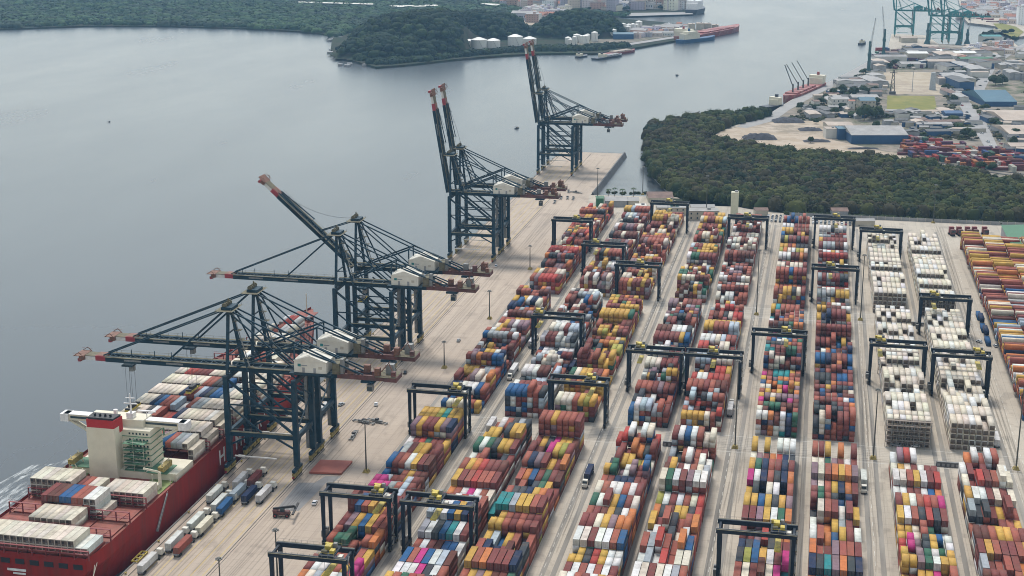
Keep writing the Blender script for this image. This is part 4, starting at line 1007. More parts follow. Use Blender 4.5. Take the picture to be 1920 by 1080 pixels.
# yellow hatch frame, red steel plate, lying spreaders, reach stacker
mb = MB(); x, y = G(262, 1046)
for dx in (-1.2, 1.2): mb.box(dx, 0, .3, .35, 9, .5, 'trolley_yellow')
for dy in (-4.3, -1.5, 1.5, 4.3): mb.box(0, dy, .35, 2.6, .35, .45, 'trolley_yellow')
o = mb.build('lifting_frame'); o.location = (x, y, .02); tag(o, 'yellow lifting frame lying at the quay edge', 'frame')
pl = [G(580, 889), G(640, 891), G(661, 868), G(601, 866)]
mb = MB(); mb.prism(pl, .25, 1.1, 'plate_red'); o = mb.build('hatch_cover'); tag(o, 'flat brick-red steel hatch cover lying on the apron', 'hatch cover')
cx = sum(p_[0] for p_ in pl) / 4; cy_ = sum(p_[1] for p_ in pl) / 4
def spreader_bm(m_='rear_red'):
    b_ = MB(); b_.box(0, 0, .5, 1.0, 6.0, .9, m_)
    for y in (-5.6, 5.6): b_.box(0, y, .35, 2.3, .5, .5, m_)
    for x in (-.7, .7): b_.box(x, 0, .4, .3, 11.5, .4, 'steel_grey')
    b_.box(0, 0, 1.4, 1.6, 1.4, .7, 'black_paint'); return b_
sp0 = spreader_bm('steel_grey').build('spreader')
for i, (p_, rz) in enumerate([((663, 818), .1), ((682, 793), 1.3), ((707, 792), 1.2), ((1052, 372), .1), ((1064, 372), .15), ((1075, 373), .1), ((1080, 362), 1.2), ((1066, 360), .2), ((1040, 380), .1)]):
    o = sp0 if i == 0 else sp0.copy()
    if i: COL.objects.link(o)
    x, y = G(*p_); o.location = (x, y, .02); o.rotation_euler = (0, 0, rz)
    tag(o, 'grey container spreader lying on the apron ' + ('near a lamp mast, row of three' if i < 3 else 'at the root of the pier'), 'spreader', 'spreaders near the mast' if i < 3 else 'spreaders on the pier')
rs = tag(empty('reach_stacker', (*G(528, 968), .02), PI / 2 + .15), 'maroon reach stacker with black boom on the dark apron patch', 'reach stacker')
b_ = MB(); b_.box(0, 0, 1, 2.6, 6.5, 1.3, 'rear_red'); b_.box(0, 2.4, 2.3, 2.4, 2.0, .8, 'rear_red'); b_.build('body', rs)
b_ = MB(); b_.box(0, -.4, 2.3, 1.4, 1.8, 1.6, 'glass_dark'); b_.build('cabin', rs)
b_ = MB(); b_.bar((0, 3.4, 3.2), (0, -5.5, 4.6), .7, .9, 'black_paint'); b_.build('boom', rs)
b_ = MB(); b_.box(0, -5.8, 3.2, 11.5, .9, .5, 'black_paint'); b_.bar((0, -5.6, 4.6), (0, -5.8, 3.5), .5, .5, 'black_paint'); b_.build('spreader', rs)
for y in (-2.6, 2.4):
    for x in (-1.5, 1.5): b_ = MB(); b_.tube((x - .4, y, .85), (x + .4, y, .85), .85, .85, 'dark_rubber', 12); b_.tube((x - .42, y, .85), (x + .42, y, .85), .4, .4, 'tip_red', 8); b_.build('wheel', rs)

# ------------------------------------------------------------------ lamp masts
def make_mast(h):
    root = empty('lamp_mast')
    b_ = MB(); b_.hexa([(-1.5, -1.5, 0), (1.5, -1.5, 0), (1.5, 1.5, 0), (-1.5, 1.5, 0), (-.8, -.8, 1.4), (.8, -.8, 1.4), (.8, .8, 1.4), (-.8, .8, 1.4)], 'bogie_yellow'); b_.build('base', root)
    b_ = MB(); b_.tube((0, 0, 1.3), (0, 0, h), .36, .2, 'steel_dark', 10); b_.build('pole', root)
    b_ = MB(); b_.tube((0, 0, h - .3), (0, 0, h + .1), .8, .8, 'steel_dark', 12); hd = b_.build('head', root)
    b_ = MB()
    for k in range(8):
        a = k * PI / 4; b_.box(1.05 * math.cos(a), 1.05 * math.sin(a), h - .6, .5, .4, .4, 'steel_grey', rz=a)
    b_.build('floodlight', hd)
    return root
mat('steel_dark', (0.06, 0.06, 0.05), 0.6, var=0.3)
MA = [((-184.5, 560.4), 24, 'on the apron beside the fallen spreaders'), ((-187.2, 706), 15, 'on the apron beside the second row end'), ((-184, 800.3), 17.5, 'on the apron, halfway along it'), ((-183.4, 919.7), 16.5, 'on the apron across from the middle crane pair'), ((-182.6, 1006.4), 17, 'on the apron across from the far half'),
      ((-28.4, 622.7), 42, 'at the first crossing, between the fifth and sixth rows'), ((-29.2, 842.3), 40, 'at the second crossing, between the fifth and sixth rows'), ((33, 622.5), 33, 'at the first crossing, beside the seventh row'), ((31.7, 843.8), 40, 'at the second crossing, beside the seventh row'), ((94.1, 622.9), 45, 'at the first crossing, right of the ninth row'),
      ((-139.6, 1182), 24, 'standing before the creek by the sheds'), ((91.5, 1122), 30, 'thin against the mangrove at the right'), ((-81.7, 1122), 30, 'thin against the mangrove behind the sheds'), ((-170, 1130), 31, 'at the root of the pier'), (G(410, 1046, 23), 23, 'head showing at the bottom edge, by the crane rail'), (G(516, 992, 24), 24, 'head just above the bottom edge yard crane')]
ms = {}
for (x, y), h, wh in MA:
    if h not in ms: o = make_mast(h); ms[h] = (o, tree_cache(o))
    else: o = copy_tree(*ms[h])
    o.location = (x, y, 0); tag(o, 'tall floodlight mast ' + wh, 'lamp mast', 'floodlight masts of the terminal')

# ------------------------------------------------------------------ yard extras: low walls at the block ends, reefer racks
def rack(x0, y, nm, lab):
    root = tag(empty(nm, (x0, y, 0)), lab, 'rack', 'steel reefer racks')
    b_ = MB()
    for i in range(9): b_.box(i * 2.5, 0, 0, .18, .18, 13, 'steel_grey'); b_.box(i * 2.5, 1.4, 0, .18, .18, 13, 'steel_grey')
    b_.build('frame', root)
    for z in (2.5, 5.1, 7.7, 10.3, 12.9):
        b_ = MB(); b_.box(10, .7, z, 20.4, 1.5, .14, 'rack_brown'); b_.box(10, -.05, z + 1.0, 20.4, .06, .06, 'rack_brown'); b_.build('walkway', root)
    b_ = MB(); [b_.bar((i * 5 + .5, .7, z), (i * 5 + 3, .7, z + 2.6), .6, .1, 'rack_brown') for i, z in enumerate((0, 2.6, 5.2, 7.8))]; b_.build('stair', root)
mat('rack_brown', (0.2, 0.16, 0.13), 0.8, var=0.3)
rack(38.6, 638.4, 'reefer_rack', 'brown steel walkway rack at the front of the white eighth row')
for i, y in enumerate((745, 861, 940)):
    rack(38.6 if i % 2 == 0 else 66.8, y - 1.2, 'reefer_rack', ['brown rack inside the middle of the white eighth row', 'brown rack at the second crossing front of the ninth row', 'brown rack inside the far white eighth row'][i])
wl = [(-61, -55.5, 619, 'between the fourth and fifth rows'), (60, 74, 620, 'between the eighth and ninth rows'), (58, 70, 839, 'between the white rows at the second crossing')]
for x0, x1, y, wh in wl:
    mb = MB(); mb.box((x0 + x1) / 2, y, 0, x1 - x0, 1.6, 1.8, 'roof_dark'); mb.box((x0 + x1) / 2, y - .1, 1.8, x1 - x0 - .5, 1.0, .4, 'steel_grey')
    for k in range(int((x1 - x0) / 2)): mb.box(x0 + 1 + k * 2, y - .85, .2, 1.2, .12, 1.3, 'wall_grey')
    tag(mb.build('switch_cabinet'), 'low dark switch cabinet at the crossing ' + wh, 'cabinet')
# small vehicles in front of the eighth row
def make_car(pick=False):
    b_ = MB(); m_ = 'car_paint'
    vs = [(-.85, -2.1, .35), (.85, -2.1, .35), (.85, 2.1, .35), (-.85, 2.1, .35), (-.85, -2.1, .95), (.85, -2.1, .95), (.85, 2.1, .85), (-.85, 2.1, .85)]
    b_.hexa(vs, m_)
    b_.hexa([(-.8, -1.7, .95), (.8, -1.7, .95), (.8, 1.0, .9), (-.8, 1.0, .9), (-.65, -1.2, 1.45), (.65, -1.2, 1.45), (.65, .3, 1.45), (-.65, .3, 1.45)], 'glass_dark')
    b_.box(0, -.45, 1.45, 1.3, 1.5, .05, m_)
    for x in (-.75, .75):
        for y in (-1.3, 1.3): b_.tube((x - .12, y, .32), (x + .12, y, .32), .32, .32, 'dark_rubber', 8)
    return b_
car0 = make_car().build('parked_car'); cfirst = True
CARC = [((.7, .7, .7), 'white'), ((.4, .42, .44), 'silver'), ((.03, .03, .035), 'black'), ((.35, .03, .03), 'red'), ((.1, .11, .13), 'dark grey')]
def car(x, y, rz, lab=None, grp=None, ci=None, z=.03):
    global cfirst
    o = car0 if cfirst else car0.copy()
    if not cfirst: COL.objects.link(o)
    cfirst = False
    c, nm = CARC[ci if ci is not None else random.choices(range(5), (5, 4, 3, 1, 3))[0]]
    o.color = (*c, 1); o.location = (x, y, z); o.rotation_euler = (0, 0, rz)
    tag(o, (nm + ' ' + lab), 'car', grp)
car(*G(1680, 836), 1.4, 'car parked in front of the white eighth row rack, nearer the mast', 'cars by the rack', 1)
car(*G(1716, 838), 1.6, 'car parked in front of the white eighth row rack, away from the mast', 'cars by the rack', 0)
car(*G(1836, 642), .6, 'car on the open concrete before the crosswise block', 'lone car', 0)
car(*G(1866, 650), .2, 'car close beside the crosswise block corner', 'lone car at block', 0)
for i in range(96):
    r_, c = divmod(i, 24); x = -36 + c * 3.1 + random.uniform(-.2, .2); y = 1101 + r_ * 6.2
    if random.random() < .12: continue
    if y > 1123: continue
    car(x, y, random.choice((0, PI)), 'car parked in the full car park at the mangrove edge', 'cars in the car park')
# far edge of the terminal: sheds, office, slab tower, palms, green warehouse
def building(name, x, y, lx, ly, h, wm, rm, lab, cat='building', rz=0.0, rh=0.0, axis='x', floors=0, grp=None, z=0.0, over=.4, gap=4.2, ww=1.1):
    root = tag(empty(name, (x, y, z), rz), lab, cat, grp)
    b_ = MB(); b_.box(0, 0, 0, lx, ly, h, wm); b_.build('wall', root)
    b_ = MB()
    if rh: b_.gable(0, 0, h + .02, lx, ly, rh, rm, axis=axis, over=over)
    else: b_.box(0, 0, h, lx + over, ly + over, .35, rm); b_.box(lx * .2, 0, h + .35, 2.5, 2, 1.2, 'wall_grey')
    b_.build('roof', root)
    if floors:
        b_ = MB(); fh = h / floors
        for f_ in range(floors):
            n = int(lx / gap)
            for i in range(n): b_.box(-lx / 2 + (i + .5) * lx / n, -ly / 2 - .02, f_ * fh + fh * .3, ww, .08, fh * .42, 'glass_dark'); b_.box(-lx / 2 + (i + .5) * lx / n, ly / 2 + .02, f_ * fh + fh * .3, ww, .08, fh * .42, 'glass_dark')
            n = max(1, int(ly / gap))
            for i in range(n):
                for s_ in (-1, 1): b_.box(s_ * (lx / 2 + .02), -ly / 2 + (i + .5) * ly / n, f_ * fh + fh * .3, .08, ww, fh * .42, 'glass_dark')
        b_.build('windows', root)
    return root
x, y = G(1376, 409)
mat('tower_cream', (0.55, 0.54, 0.40), 0.7, var=0.12)
building('slab_tower', x, y + 2, 5.6, 5, 20, 'tower_cream', 'tower_cream', 'narrow tall cream slab tower at the mangrove edge', 'tower', floors=0, over=.1)
def bpx(px0, px1, py, h, ly, wm, rm, lab, rh=0.0, name='shed', floors=0, axis='x', z=0.0, cat='building', grp=None, over=.4):
    a = G(px0, py, z); b2 = G(px1, py, z); rz = math.atan2(b2[1] - a[1], b2[0] - a[0]); Lx = math.hypot(b2[0] - a[0], b2[1] - a[1])
    cx = (a[0] + b2[0]) / 2 - math.sin(rz) * ly / 2; cy2 = (a[1] + b2[1]) / 2 + math.cos(rz) * ly / 2
    return building(name, cx, cy2, Lx, ly, h, wm, rm, lab, cat, rz, rh, axis, floors, grp, z, over)
bpx(1232, 1286, 404, 6, 12, 'wall_beige', 'roof_grey', 'grey roofed office with a row of windows behind the third row', 0, 'office_building', 2)
bpx(1290, 1348, 413, 7, 12, 'wall_beige', 'roof_grey', 'long two storey office with dark openings left of the slab tower', 0, 'office_building', 2)
bpx(1135, 1176, 388, 5, 16, 'wall_grey', 'roof_grey', 'light grey shed beside the creek', 2, 'shed')
bpx(1178, 1198, 388, 5, 12, 'wall_beige', 'roof_grey', 'beige shed right of the light grey one', 2, 'shed')
bpx(1192, 1212, 398, 5, 8, 'wall_white', 'wall_white', 'small white roofed kiosk in front of the sheds', 0, 'kiosk')
bpx(1118, 1132, 388, 7, 8, 'roof_green', 'roof_green', 'small green shed at the root of the pier', 1.5, 'shed')
bpx(1216, 1262, 380, 4, 22, 'wall_beige', 'roof_rusty', 'low building with a rusty roof by the creek', 3, 'shed')
bpx(1296, 1340, 398, 4, 10, 'wall_beige', 'roof_grey', 'low store behind the long office', 1.5, 'shed')
bpx(1416, 1440, 404, 4, 9, 'wall_beige', 'roof_rusty', 'small hut right of the slab tower', 1.5, 'hut')
bpx(1560, 1590, 408, 5, 10, 'wall_grey', 'roof_rusty', 'brown roofed hut behind the car park', 2, 'hut')
bpx(1600, 1640, 424, 4, 8, 'wall_beige', 'roof_grey', 'low hut at the mangrove edge behind the white rows', 1.2, 'hut')
bpx(1257, 1272, 402, 8, 5, 'teal_steel', 'teal_steel', 'small teal canopy at the far end of the third row', 0, 'canopy')
g = G(1893, 484); building('warehouse', g[0] + 36, g[1] + 33, 70, 64, 9, 'wall_grey', 'roof_green', 'long green roofed warehouse at the right edge', 'warehouse', rh=2.2, axis='y', over=.6)
fw = MB(); fw.box(118, 1125, 0, 270, .3, 2.6, 'wall_grey'); [fw.box(-16 + i * 6, 1124.8, 0, .3, .3, 3.0, 'wall_beige') for i in range(45)]
tag(fw.build('boundary_wall'), 'grey wall between the yard and the mangrove', 'wall')
ct0 = None
for i, px in enumerate((1784, 1798, 1814, 1827, 1846)):
    x, y = G(px, 441)
    if ct0 is None:
        ct0 = empty('yard_tractor'); b_ = MB(); b_.box(0, 0, .8, 1.2, 6.2, .5, 'black_paint'); b_.box(0, -2.3, 1.2, 2.6, 2.4, 2.6, 'rear_red'); b_.box(0, 1, 1.3, 2.6, 2, 3.4, 'rack_red'); b_.build('body', ct0)
        b_ = MB(); b_.box(0, -3.5, 2.3, 2.2, .1, 1.1, 'glass_dark'); b_.build('window', ct0)
        for yy in (-2.3, 1.6, 2.8): b_ = MB(); b_.tube((-1.3, yy, .5), (1.3, yy, .5), .5, .5, 'dark_rubber', 8); b_.build('wheel', ct0)
        o = ct0; ctc = tree_cache(ct0)
    else: o = copy_tree(ct0, ctc)
    o.location = (x, y, .03); o.rotation_euler = (0, 0, .2); o.scale = (1.3, 1.3, 1.3)
    tag(o, f'dark red tractor by the far wall, {ORD[i + 1]} of five from the white rows', 'tractor', 'tractors parked by the wall')

# bollards on the quay edge, a few service cars on the apron
bm_ = MB(); bm_.tube((0, 0, 0), (0, 0, .5), .35, .28, 'bogie_yellow', 10); bm_.tube((0, 0, .5), (0, 0, .8), .5, .5, 'bogie_yellow', 10); bo = bm_.build('bollard')
for i in range(34):
    o = bo if i == 0 else bo.copy()
    if i: COL.objects.link(o)
    o.location = (-242.4, 420 + i * 28, .012); tag(o, 'yellow mooring bollard at the quay edge', 'bollard', 'bollards along the quay')
for i, (px, py, wh) in enumerate(((640, 760, 'between the rails under the first crane pair'), (705, 760, 'beside the crane rail, alone'), (590, 945, 'near the dark asphalt patch'), (760, 700, 'on the apron in front of the lamp mast'), (860, 640, 'far along the apron, by the row end'), (930, 500, 'beside the middle crane pair'), (1075, 330, 'on the pier by the last cranes'))):
    x, y = G(px, py); car(x, y, random.uniform(-.3, .3), 'service car on the apron, ' + wh, 'service cars on the apron', [1, 0, 0, 2, 1, 0, 0][i])
# ------------------------------------------------------------------ vegetation masses
def in_poly(px, py, poly):
    x = px[:, None]; y = py[:, None]; p = np.array(poly); q = np.roll(p, -1, 0)
    c = ((p[None, :, 1] > y) != (q[None, :, 1] > y)) & (x < (q[None, :, 0] - p[None, :, 0]) * (y - p[None, :, 1]) / (q[None, :, 1] - p[None, :, 1] + 1e-9) + p[None, :, 0])
    return c.sum(1) % 2 == 1


def scatter(poly, sp, jit=.45):
    p = np.array(poly); x0, y0 = p.min(0); x1, y1 = p.max(0)
    gx, gy = np.meshgrid(np.arange(x0, x1, sp), np.arange(y0, y1, sp)); gx = gx.ravel() + RNG.uniform(-jit, jit, gx.size) * sp; gy = gy.ravel() + RNG.uniform(-jit, jit, gy.size) * sp
    k = in_poly(gx, gy, poly); return np.stack([gx[k], gy[k]], 1)


def field_noise(xy, scale, seed):
    r = np.random.default_rng(seed); o = np.zeros(len(xy))
    for k in range(6):
        a = r.uniform(0, 6.28); f = scale * 1.7 ** (k * .6); o += np.sin((xy[:, 0] * math.cos(a) + xy[:, 1] * math.sin(a)) * f + r.uniform(0, 6.28)) / (1 + .4 * k)
    return o / 3


def crowns(name, pts, zb, rad, hgt, tones, nleaf, leaf, label, cat='trees', tag_it=True, kind='stuff', low=False):
    """each crown: an uneven solid core plus many small tilted leaf clumps over and around it; the trunks stand inside"""
    n = len(pts); rad = np.broadcast_to(rad, n); hgt = np.broadcast_to(hgt, n); zb = np.broadcast_to(zb, n)
    q_ = RNG.uniform(0, 1, n); rad = rad * (.55 + 1.0 * q_ ** 1.6 + .2 * RNG.uniform(0, 1, n)); hgt = hgt * (.72 + .55 * q_ ** 1.5 + RNG.uniform(-.08, .12, n))
    T = np.array(tones); ti = field_noise(pts, .02, 3) * 2.0 + RNG.normal(0, .7, n) + len(T) / 2; ti = np.clip(ti, 0, len(T) - 1.001)
    c0 = T[ti.astype(int)] * RNG.uniform(.75, 1.3, n)[:, None]
    # core: 2 rings x 7 + top
    ns = 7; ang = np.linspace(0, 2 * PI, ns, endpoint=False)
    rings = [(1.0, .0), (1.02, .45), (.62, .86)]
    V = []
    for rr, zz in rings:
        k = RNG.uniform(.78, 1.15, (n, ns)); V.append(np.stack([pts[:, 0, None] + rad[:, None] * rr * k * np.cos(ang), pts[:, 1, None] + rad[:, None] * rr * k * np.sin(ang), zb[:, None] + hgt[:, None] * zz * RNG.uniform(.85, 1.15, (n, ns))], 2))
    V.append(np.stack([pts[:, 0], pts[:, 1], zb + hgt], 1)[:, None, :].repeat(1, 1))
    V = np.concatenate(V, 1); nv = V.shape[1]
    F = []
    for r_ in range(2):
        for i in range(ns): j = (i + 1) % ns; F += [(r_ * ns + i, r_ * ns + j, (r_ + 1) * ns + j), (r_ * ns + i, (r_ + 1) * ns + j, (r_ + 1) * ns + i)]
    for i in range(ns): F.append((2 * ns + i, 2 * ns + (i + 1) % ns, 3 * ns))
    F = np.array(F); Fc = (F[None] + (np.arange(n) * nv)[:, None, None]).reshape(-1, 3)
    Cv = (c0[:, None, :] * RNG.uniform(.75, 1.1, (n, nv, 1))).reshape(-1, 3); Vc = V.reshape(-1, 3)
    # leaf clumps
    m = n * nleaf; ci = np.repeat(np.arange(n), nleaf)
    u = RNG.uniform(0, 2 * PI, m); h = RNG.uniform(0, 1, m) ** .7; rr = np.sqrt(np.clip(1.12 - h ** 2, 0, 1)) * RNG.uniform(.8, 1.15, m)
    P0 = np.stack([pts[ci, 0] + rad[ci] * rr * np.cos(u), pts[ci, 1] + rad[ci] * rr * np.sin(u), zb[ci] + hgt[ci] * (h * RNG.uniform(.92, 1.14, m) + .02)], 1)
    nrm = np.stack([np.cos(u) * rr, np.sin(u) * rr, h + .35], 1) + RNG.normal(0, .35, (m, 3)); nrm /= np.linalg.norm(nrm, axis=1)[:, None]
    a = np.cross(nrm, RNG.normal(0, 1, (m, 3))); a /= np.linalg.norm(a, axis=1)[:, None] + 1e-9; b_ = np.cross(nrm, a)
    s_ = (leaf * RNG.uniform(.6, 1.5, m))[:, None]
    tri = np.stack([P0 + a * s_, P0 - a * s_ * .6 + b_ * s_ * .9, P0 - a * s_ * .5 - b_ * s_ * .8], 1).reshape(-1, 3)
    Fl = np.arange(m * 3).reshape(-1, 3) + len(Vc); Cl = np.repeat(c0[ci] * RNG.uniform(.6, 1.55, m)[:, None], 3, 0)
    o = np_mesh(name, np.concatenate([Vc, tri]), np.concatenate([Fc, Fl]), np.concatenate([Cv, Cl]), 'foliage')
    if tag_it: tag(o, label, cat, kind=kind)
    return o


GR = [(.012, .022, .009), (.020, .032, .010), (.030, .043, .012), (.054, .060, .017), (.038, .034, .016), (.016, .027, .012), (.043, .051, .016)]
MANG = coast([(1219, 241), (1210, 262), (1211, 300), (1225, 331), (1248, 354), (1272, 371), (1300, 385)]) + [(-118, 1172), (-78, 1165), (-50, 1146), (-18, 1134), (560, 1134), (600, 1146)]
MANG += coast([(2100, 410), (1930, 352), (1850, 338), (1810, 326), (1760, 318), (1700, 310), (1640, 300), (1560, 296), (1500, 292), (1440, 284), (1390, 276), (1350, 270), (1320, 268), (1340, 252), (1372, 236), (1420, 224), (1450, 214), (1432, 214), (1345, 218), (1282, 228)])
mb = MB(); mb.prism(MANG, -.4, .15, 'swamp_floor'); tag(mb.build('swamp_ground'), 'dark ground under the mangrove', 'ground', kind='structure')
crowns('mangrove_wood', scatter(MANG, 6.2), .5, 4.3, 7.8, GR, 44, .9, 'dense dark green mangrove wood filling the creek side', 'mangrove')
# low scrub between the mangrove and the yard, and along the port road
SCR = [(-150, 1186), (-90, 1158), (-60, 1140), (-150, 1176)]
crowns('scrub', np.concatenate([scatter([(-20, 1127), (250, 1127), (250, 1132), (-20, 1132)], 2.4), scatter([(-170, 1178), (-100, 1180), (-60, 1152), (-60, 1158), (-100, 1186), (-170, 1184)], 4)]), 0, 1.7, 2.2, GR[2:4], 26, .6, 'low green scrub along the yard wall', 'scrub')

# the wooded headland: a rounded hill with rock at its foot
def G2(px, py): return np.array(G(px, py))
HC0 = G2(800, 106); HC1 = G2(1075, 84)
def hill_h(x, y):
    x = np.asarray(x, float); y = np.asarray(y, float)
    def bump(c, rx, ry, hh, rot=0.0):
        dx = x - c[0]; dy = y - c[1]; u = dx * math.cos(rot) + dy * math.sin(rot); v = -dx * math.sin(rot) + dy * math.cos(rot)
        t = (u / rx) ** 2 + (v / ry) ** 2
        return hh * np.clip(1 - t, 0, 1) ** .8
    h = np.maximum.reduce([bump(G2(795, 88), 128, 150, 55), bump(G2(735, 102), 85, 80, 28), bump(G2(682, 98), 42, 45, 10), bump(G2(890, 66), 88, 90, 34, .2), bump(G2(938, 58), 50, 60, 26), bump(G2(1085, 64), 84, 90, 36, .2), bump(G2(1030, 64), 36, 60, 18)])
    w_ = -VF[0] * 0 + x * VF[0] + y * VF[1] + (-CH) * VF[2]; pxx = 960 + CF * (x * VR[0] + y * VR[1]) / w_; pyy = 540 - CF * (x * VU[0] + y * VU[1] - CH * VU[2]) / w_
    h = np.where((pxx > 864) & (pxx < 1010) & (pyy > 77), np.minimum(h, 0), h)      # flat terrace cut for the tanks
    return h + np.sin(x * .05) * 1.5 * (h > 2) + np.sin(y * .043 + x * .02) * 2 * (h > 2)
def terrain(name, poly, sp, hf, mname, zb=-1.0):
    p = np.array(poly); x0, y0 = p.min(0); x1, y1 = p.max(0); xs = np.arange(x0, x1, sp); ysx = np.arange(y0, y1, sp); gx, gy = np.meshgrid(xs, ysx)
    z = hf(gx, gy) + zb; V = np.stack([gx, gy, z], 2).reshape(-1, 3); w_ = len(xs); q = np.arange(len(V)).reshape(len(ysx), w_)
    F = np.stack([q[:-1, :-1], q[:-1, 1:], q[1:, 1:], q[1:, :-1]], 2).reshape(-1, 4)
    zq = V[F, 2].max(1); F = F[zq > zb + .6]
    return np_mesh(name, V, F, np.ones((len(V), 3)), mname)
HP = coast([(615, 92), (700, 123), (860, 110), (1000, 98), (1180, 90), (1230, 70), (1200, 45), (1000, 30), (700, 45), (640, 70)])
tag(terrain('hill', HP, 14, hill_h, 'far_green'), 'wooded headland hill', 'hill', kind='structure')
hp = scatter([(x_, y_) for x_, y_ in ((G2(600, 60)[0] - 60, G2(700, 124)[1]), (G2(1180, 60)[0], G2(700, 124)[1]), (G2(1180, 60)[0], 2800), (G2(600, 60)[0] - 60, 2800))], 9.5); hz_ = hill_h(hp[:, 0], hp[:, 1]); kk = (hz_ > 1.2) & in_poly(hp[:, 0], hp[:, 1], FAR)
pq = np.array([P(a_, b_, 0)[:2] for a_, b_ in hp]); kk &= ~((pq[:, 0] > 864) & (pq[:, 0] < 1010) & (pq[:, 1] > 75))
FG = [(.009, .023, .014), (.013, .026, .014), (.025, .043, .016), (.015, .028, .017), (.034, .047, .018)]
crowns('hill_wood', hp[kk], hz_[kk] - 1, 6.4, 7.5, FG, 26, 1.7, 'dense dark wood covering the headland hill', 'wood')
# flat forest along the far shore
FL = coast([(-120, 57), (0, 52), (160, 46), (300, 46), (450, 50), (560, 56), (626, 63), (624, 72), (640, 66), (700, 40), (820, 22), (950, 26), (1080, 24), (1180, 30), (1180, 26), (1060, 21), (960, 17), (905, 4), (900, -8), (860, -40), (-120, -40)])
fp = scatter(FL, 15)
h_ = np.hypot(*(fp - G2(420, 2)).T)
FG2 = [(.02, .045, .03), (.03, .06, .03), (.045, .08, .035), (.035, .055, .035), (.06, .09, .04)]
crowns('far_forest', fp, -1.5, 9.5, 8.0, FG2, 14, 3.0, 'flat hazy forest along the far shore', 'forest')
sh = scatter(coast([(626, 88), (645, 104), (705, 121), (770, 117), (900, 102), (1000, 95), (1060, 95), (1120, 94), (1180, 88), (1175, 84), (1100, 88), (1000, 90), (900, 97), (760, 110), (705, 115), (650, 98)]), 9)
crowns('shore_trees', sh, -1, 5.6, 6.5, FG, 22, 1.6, 'trees along the foot of the headland', 'wood')
# rocks at the headland point
mb = MB()
for i in range(60):
    x, y = G(random.uniform(618, 700), random.choice((random.uniform(66, 74), random.uniform(88, 96)))) if i < 40 else G(random.uniform(622, 700), random.uniform(92, 121))
    s_ = random.uniform(2, 7); v = [(x + random.uniform(-1, 1) * s_, y + random.uniform(-1, 1) * s_, -4.5 + random.uniform(0, 1) * s_ * .9) for _ in range(8)]
    mb.box(x, y, -5, s_ * 1.5, s_ * 1.2, random.uniform(2, 5), 'wall_grey', rz=random.uniform(0, 3))
tag(mb.build('shore_rocks'), 'grey boulders at the point of the headland', 'rocks', kind='stuff')


def tree(name, x, y, h, r_, lab, grp, z=0.0, nl=150, tones=None, cat='tree'):
    root = tag(empty(name, (x, y, z)), lab, cat, grp)
    b_ = MB(); b_.tube((0, 0, 0), (0, 0, h * .45), .03 * h, .02 * h, 'trunk_brown', 7)
    for k in range(4): a = k * 1.6; b_.tube((0, 0, h * .35), (math.cos(a) * r_ * .5, math.sin(a) * r_ * .5, h * .65), .015 * h, .008 * h, 'trunk_brown', 5)
    b_.build('trunk', root)
    pts = np.array([(random.uniform(-.45, .45) * r_, random.uniform(-.45, .45) * r_) for _ in range(6)]); zz = np.array([random.uniform(.3, .55) * h for _ in range(6)])
    c = crowns('crown', pts, zz, r_ * .55, h * .45, tones or GR, nl // 4, r_ * .16, None, tag_it=False); c.parent = root
    return root
def palm(x, y, h, lab, grp):
    root = tag(empty('palm_tree', (x, y, 0)), lab, 'palm', grp)
    b_ = MB(); b_.tube((0, 0, 0), (.3, 0, h), .28, .18, 'trunk_brown', 7); b_.build('trunk', root)
    vs = []; cs = []
    for k in range(14):
        a = k * 2 * PI / 14 + random.uniform(-.2, .2); L_ = random.uniform(2.6, 3.6); pr = None
        for j in range(4):
            t0, t1 = j / 4, (j + 1) / 4
            def q(t, w_): return (.3 + math.cos(a) * L_ * t - math.sin(a) * w_, math.sin(a) * L_ * t + math.cos(a) * w_, h + 1.2 * t - 2.6 * t * t)
            w0 = .5 * (1 - t0) + .1; w1 = .5 * (1 - t1) + .05; vs += [q(t0, -w0), q(t0, w0), q(t1, w1), q(t1, -w1)]; cs += [(.04, .065, .02)] * 4
    o = np_mesh('crown', np.array(vs), np.arange(len(vs)).reshape(-1, 4), np.array(cs), 'foliage'); o.parent = root
for i, px in enumerate((1140, 1152, 1166, 1187)):
    x, y = G(px, 377); palm(x, y, 10 + i % 2, 'dark palm beside the creek, ' + ORD[i + 1] + ' of four from the pier', 'palms by the creek')
# ------------------------------------------------------------------ old port on the right
def area(name, pts, z, m, lab, cat='ground', kind='structure'): return sheet(name, [coast(pts)], z, m, lab, cat)
area('port_soil', [(1330, 266), (1352, 246), (1385, 236), (1430, 222), (1480, 194), (1546, 164), (1622, 128), (1668, 92), (1760, 86), (1900, 92), (2010, 90), (2100, 400), (1930, 352), (1850, 338), (1760, 318), (1640, 300), (1440, 284), (1350, 270)], -.18, 'port_dirt', 'brownish worked ground of the old port', 'ground')
area('sand_ground', [(1322, 268), (1350, 246), (1400, 234), (1470, 226), (1560, 228), (1560, 262), (1660, 284), (1730, 292), (1760, 318), (1640, 302), (1500, 294), (1400, 280)], -.08, 'port_sand', 'pale bare sand ground behind the mangrove', 'sand')
area('port_quay', [(1441, 214), (1480, 190), (1541, 160), (1601, 130), (1641, 108), (1662, 95), (1676, 100), (1640, 124), (1590, 150), (1530, 178), (1480, 206), (1452, 226), (1400, 240), (1380, 238)], .0, 'road_grey', 'long grey quay road of the old port', 'road')
area('yellow_field', [(1662, 210), (1758, 211), (1752, 180), (1664, 179)], .0, 'grass_yellow', 'yellowish grass field in the old port', 'grass')
area('tan_lot', [(1668, 176), (1765, 178), (1780, 170), (1775, 136), (1655, 134), (1648, 150), (1676, 160)], .0, 'lot_tan', 'tan bare lot in the old port', 'lot')
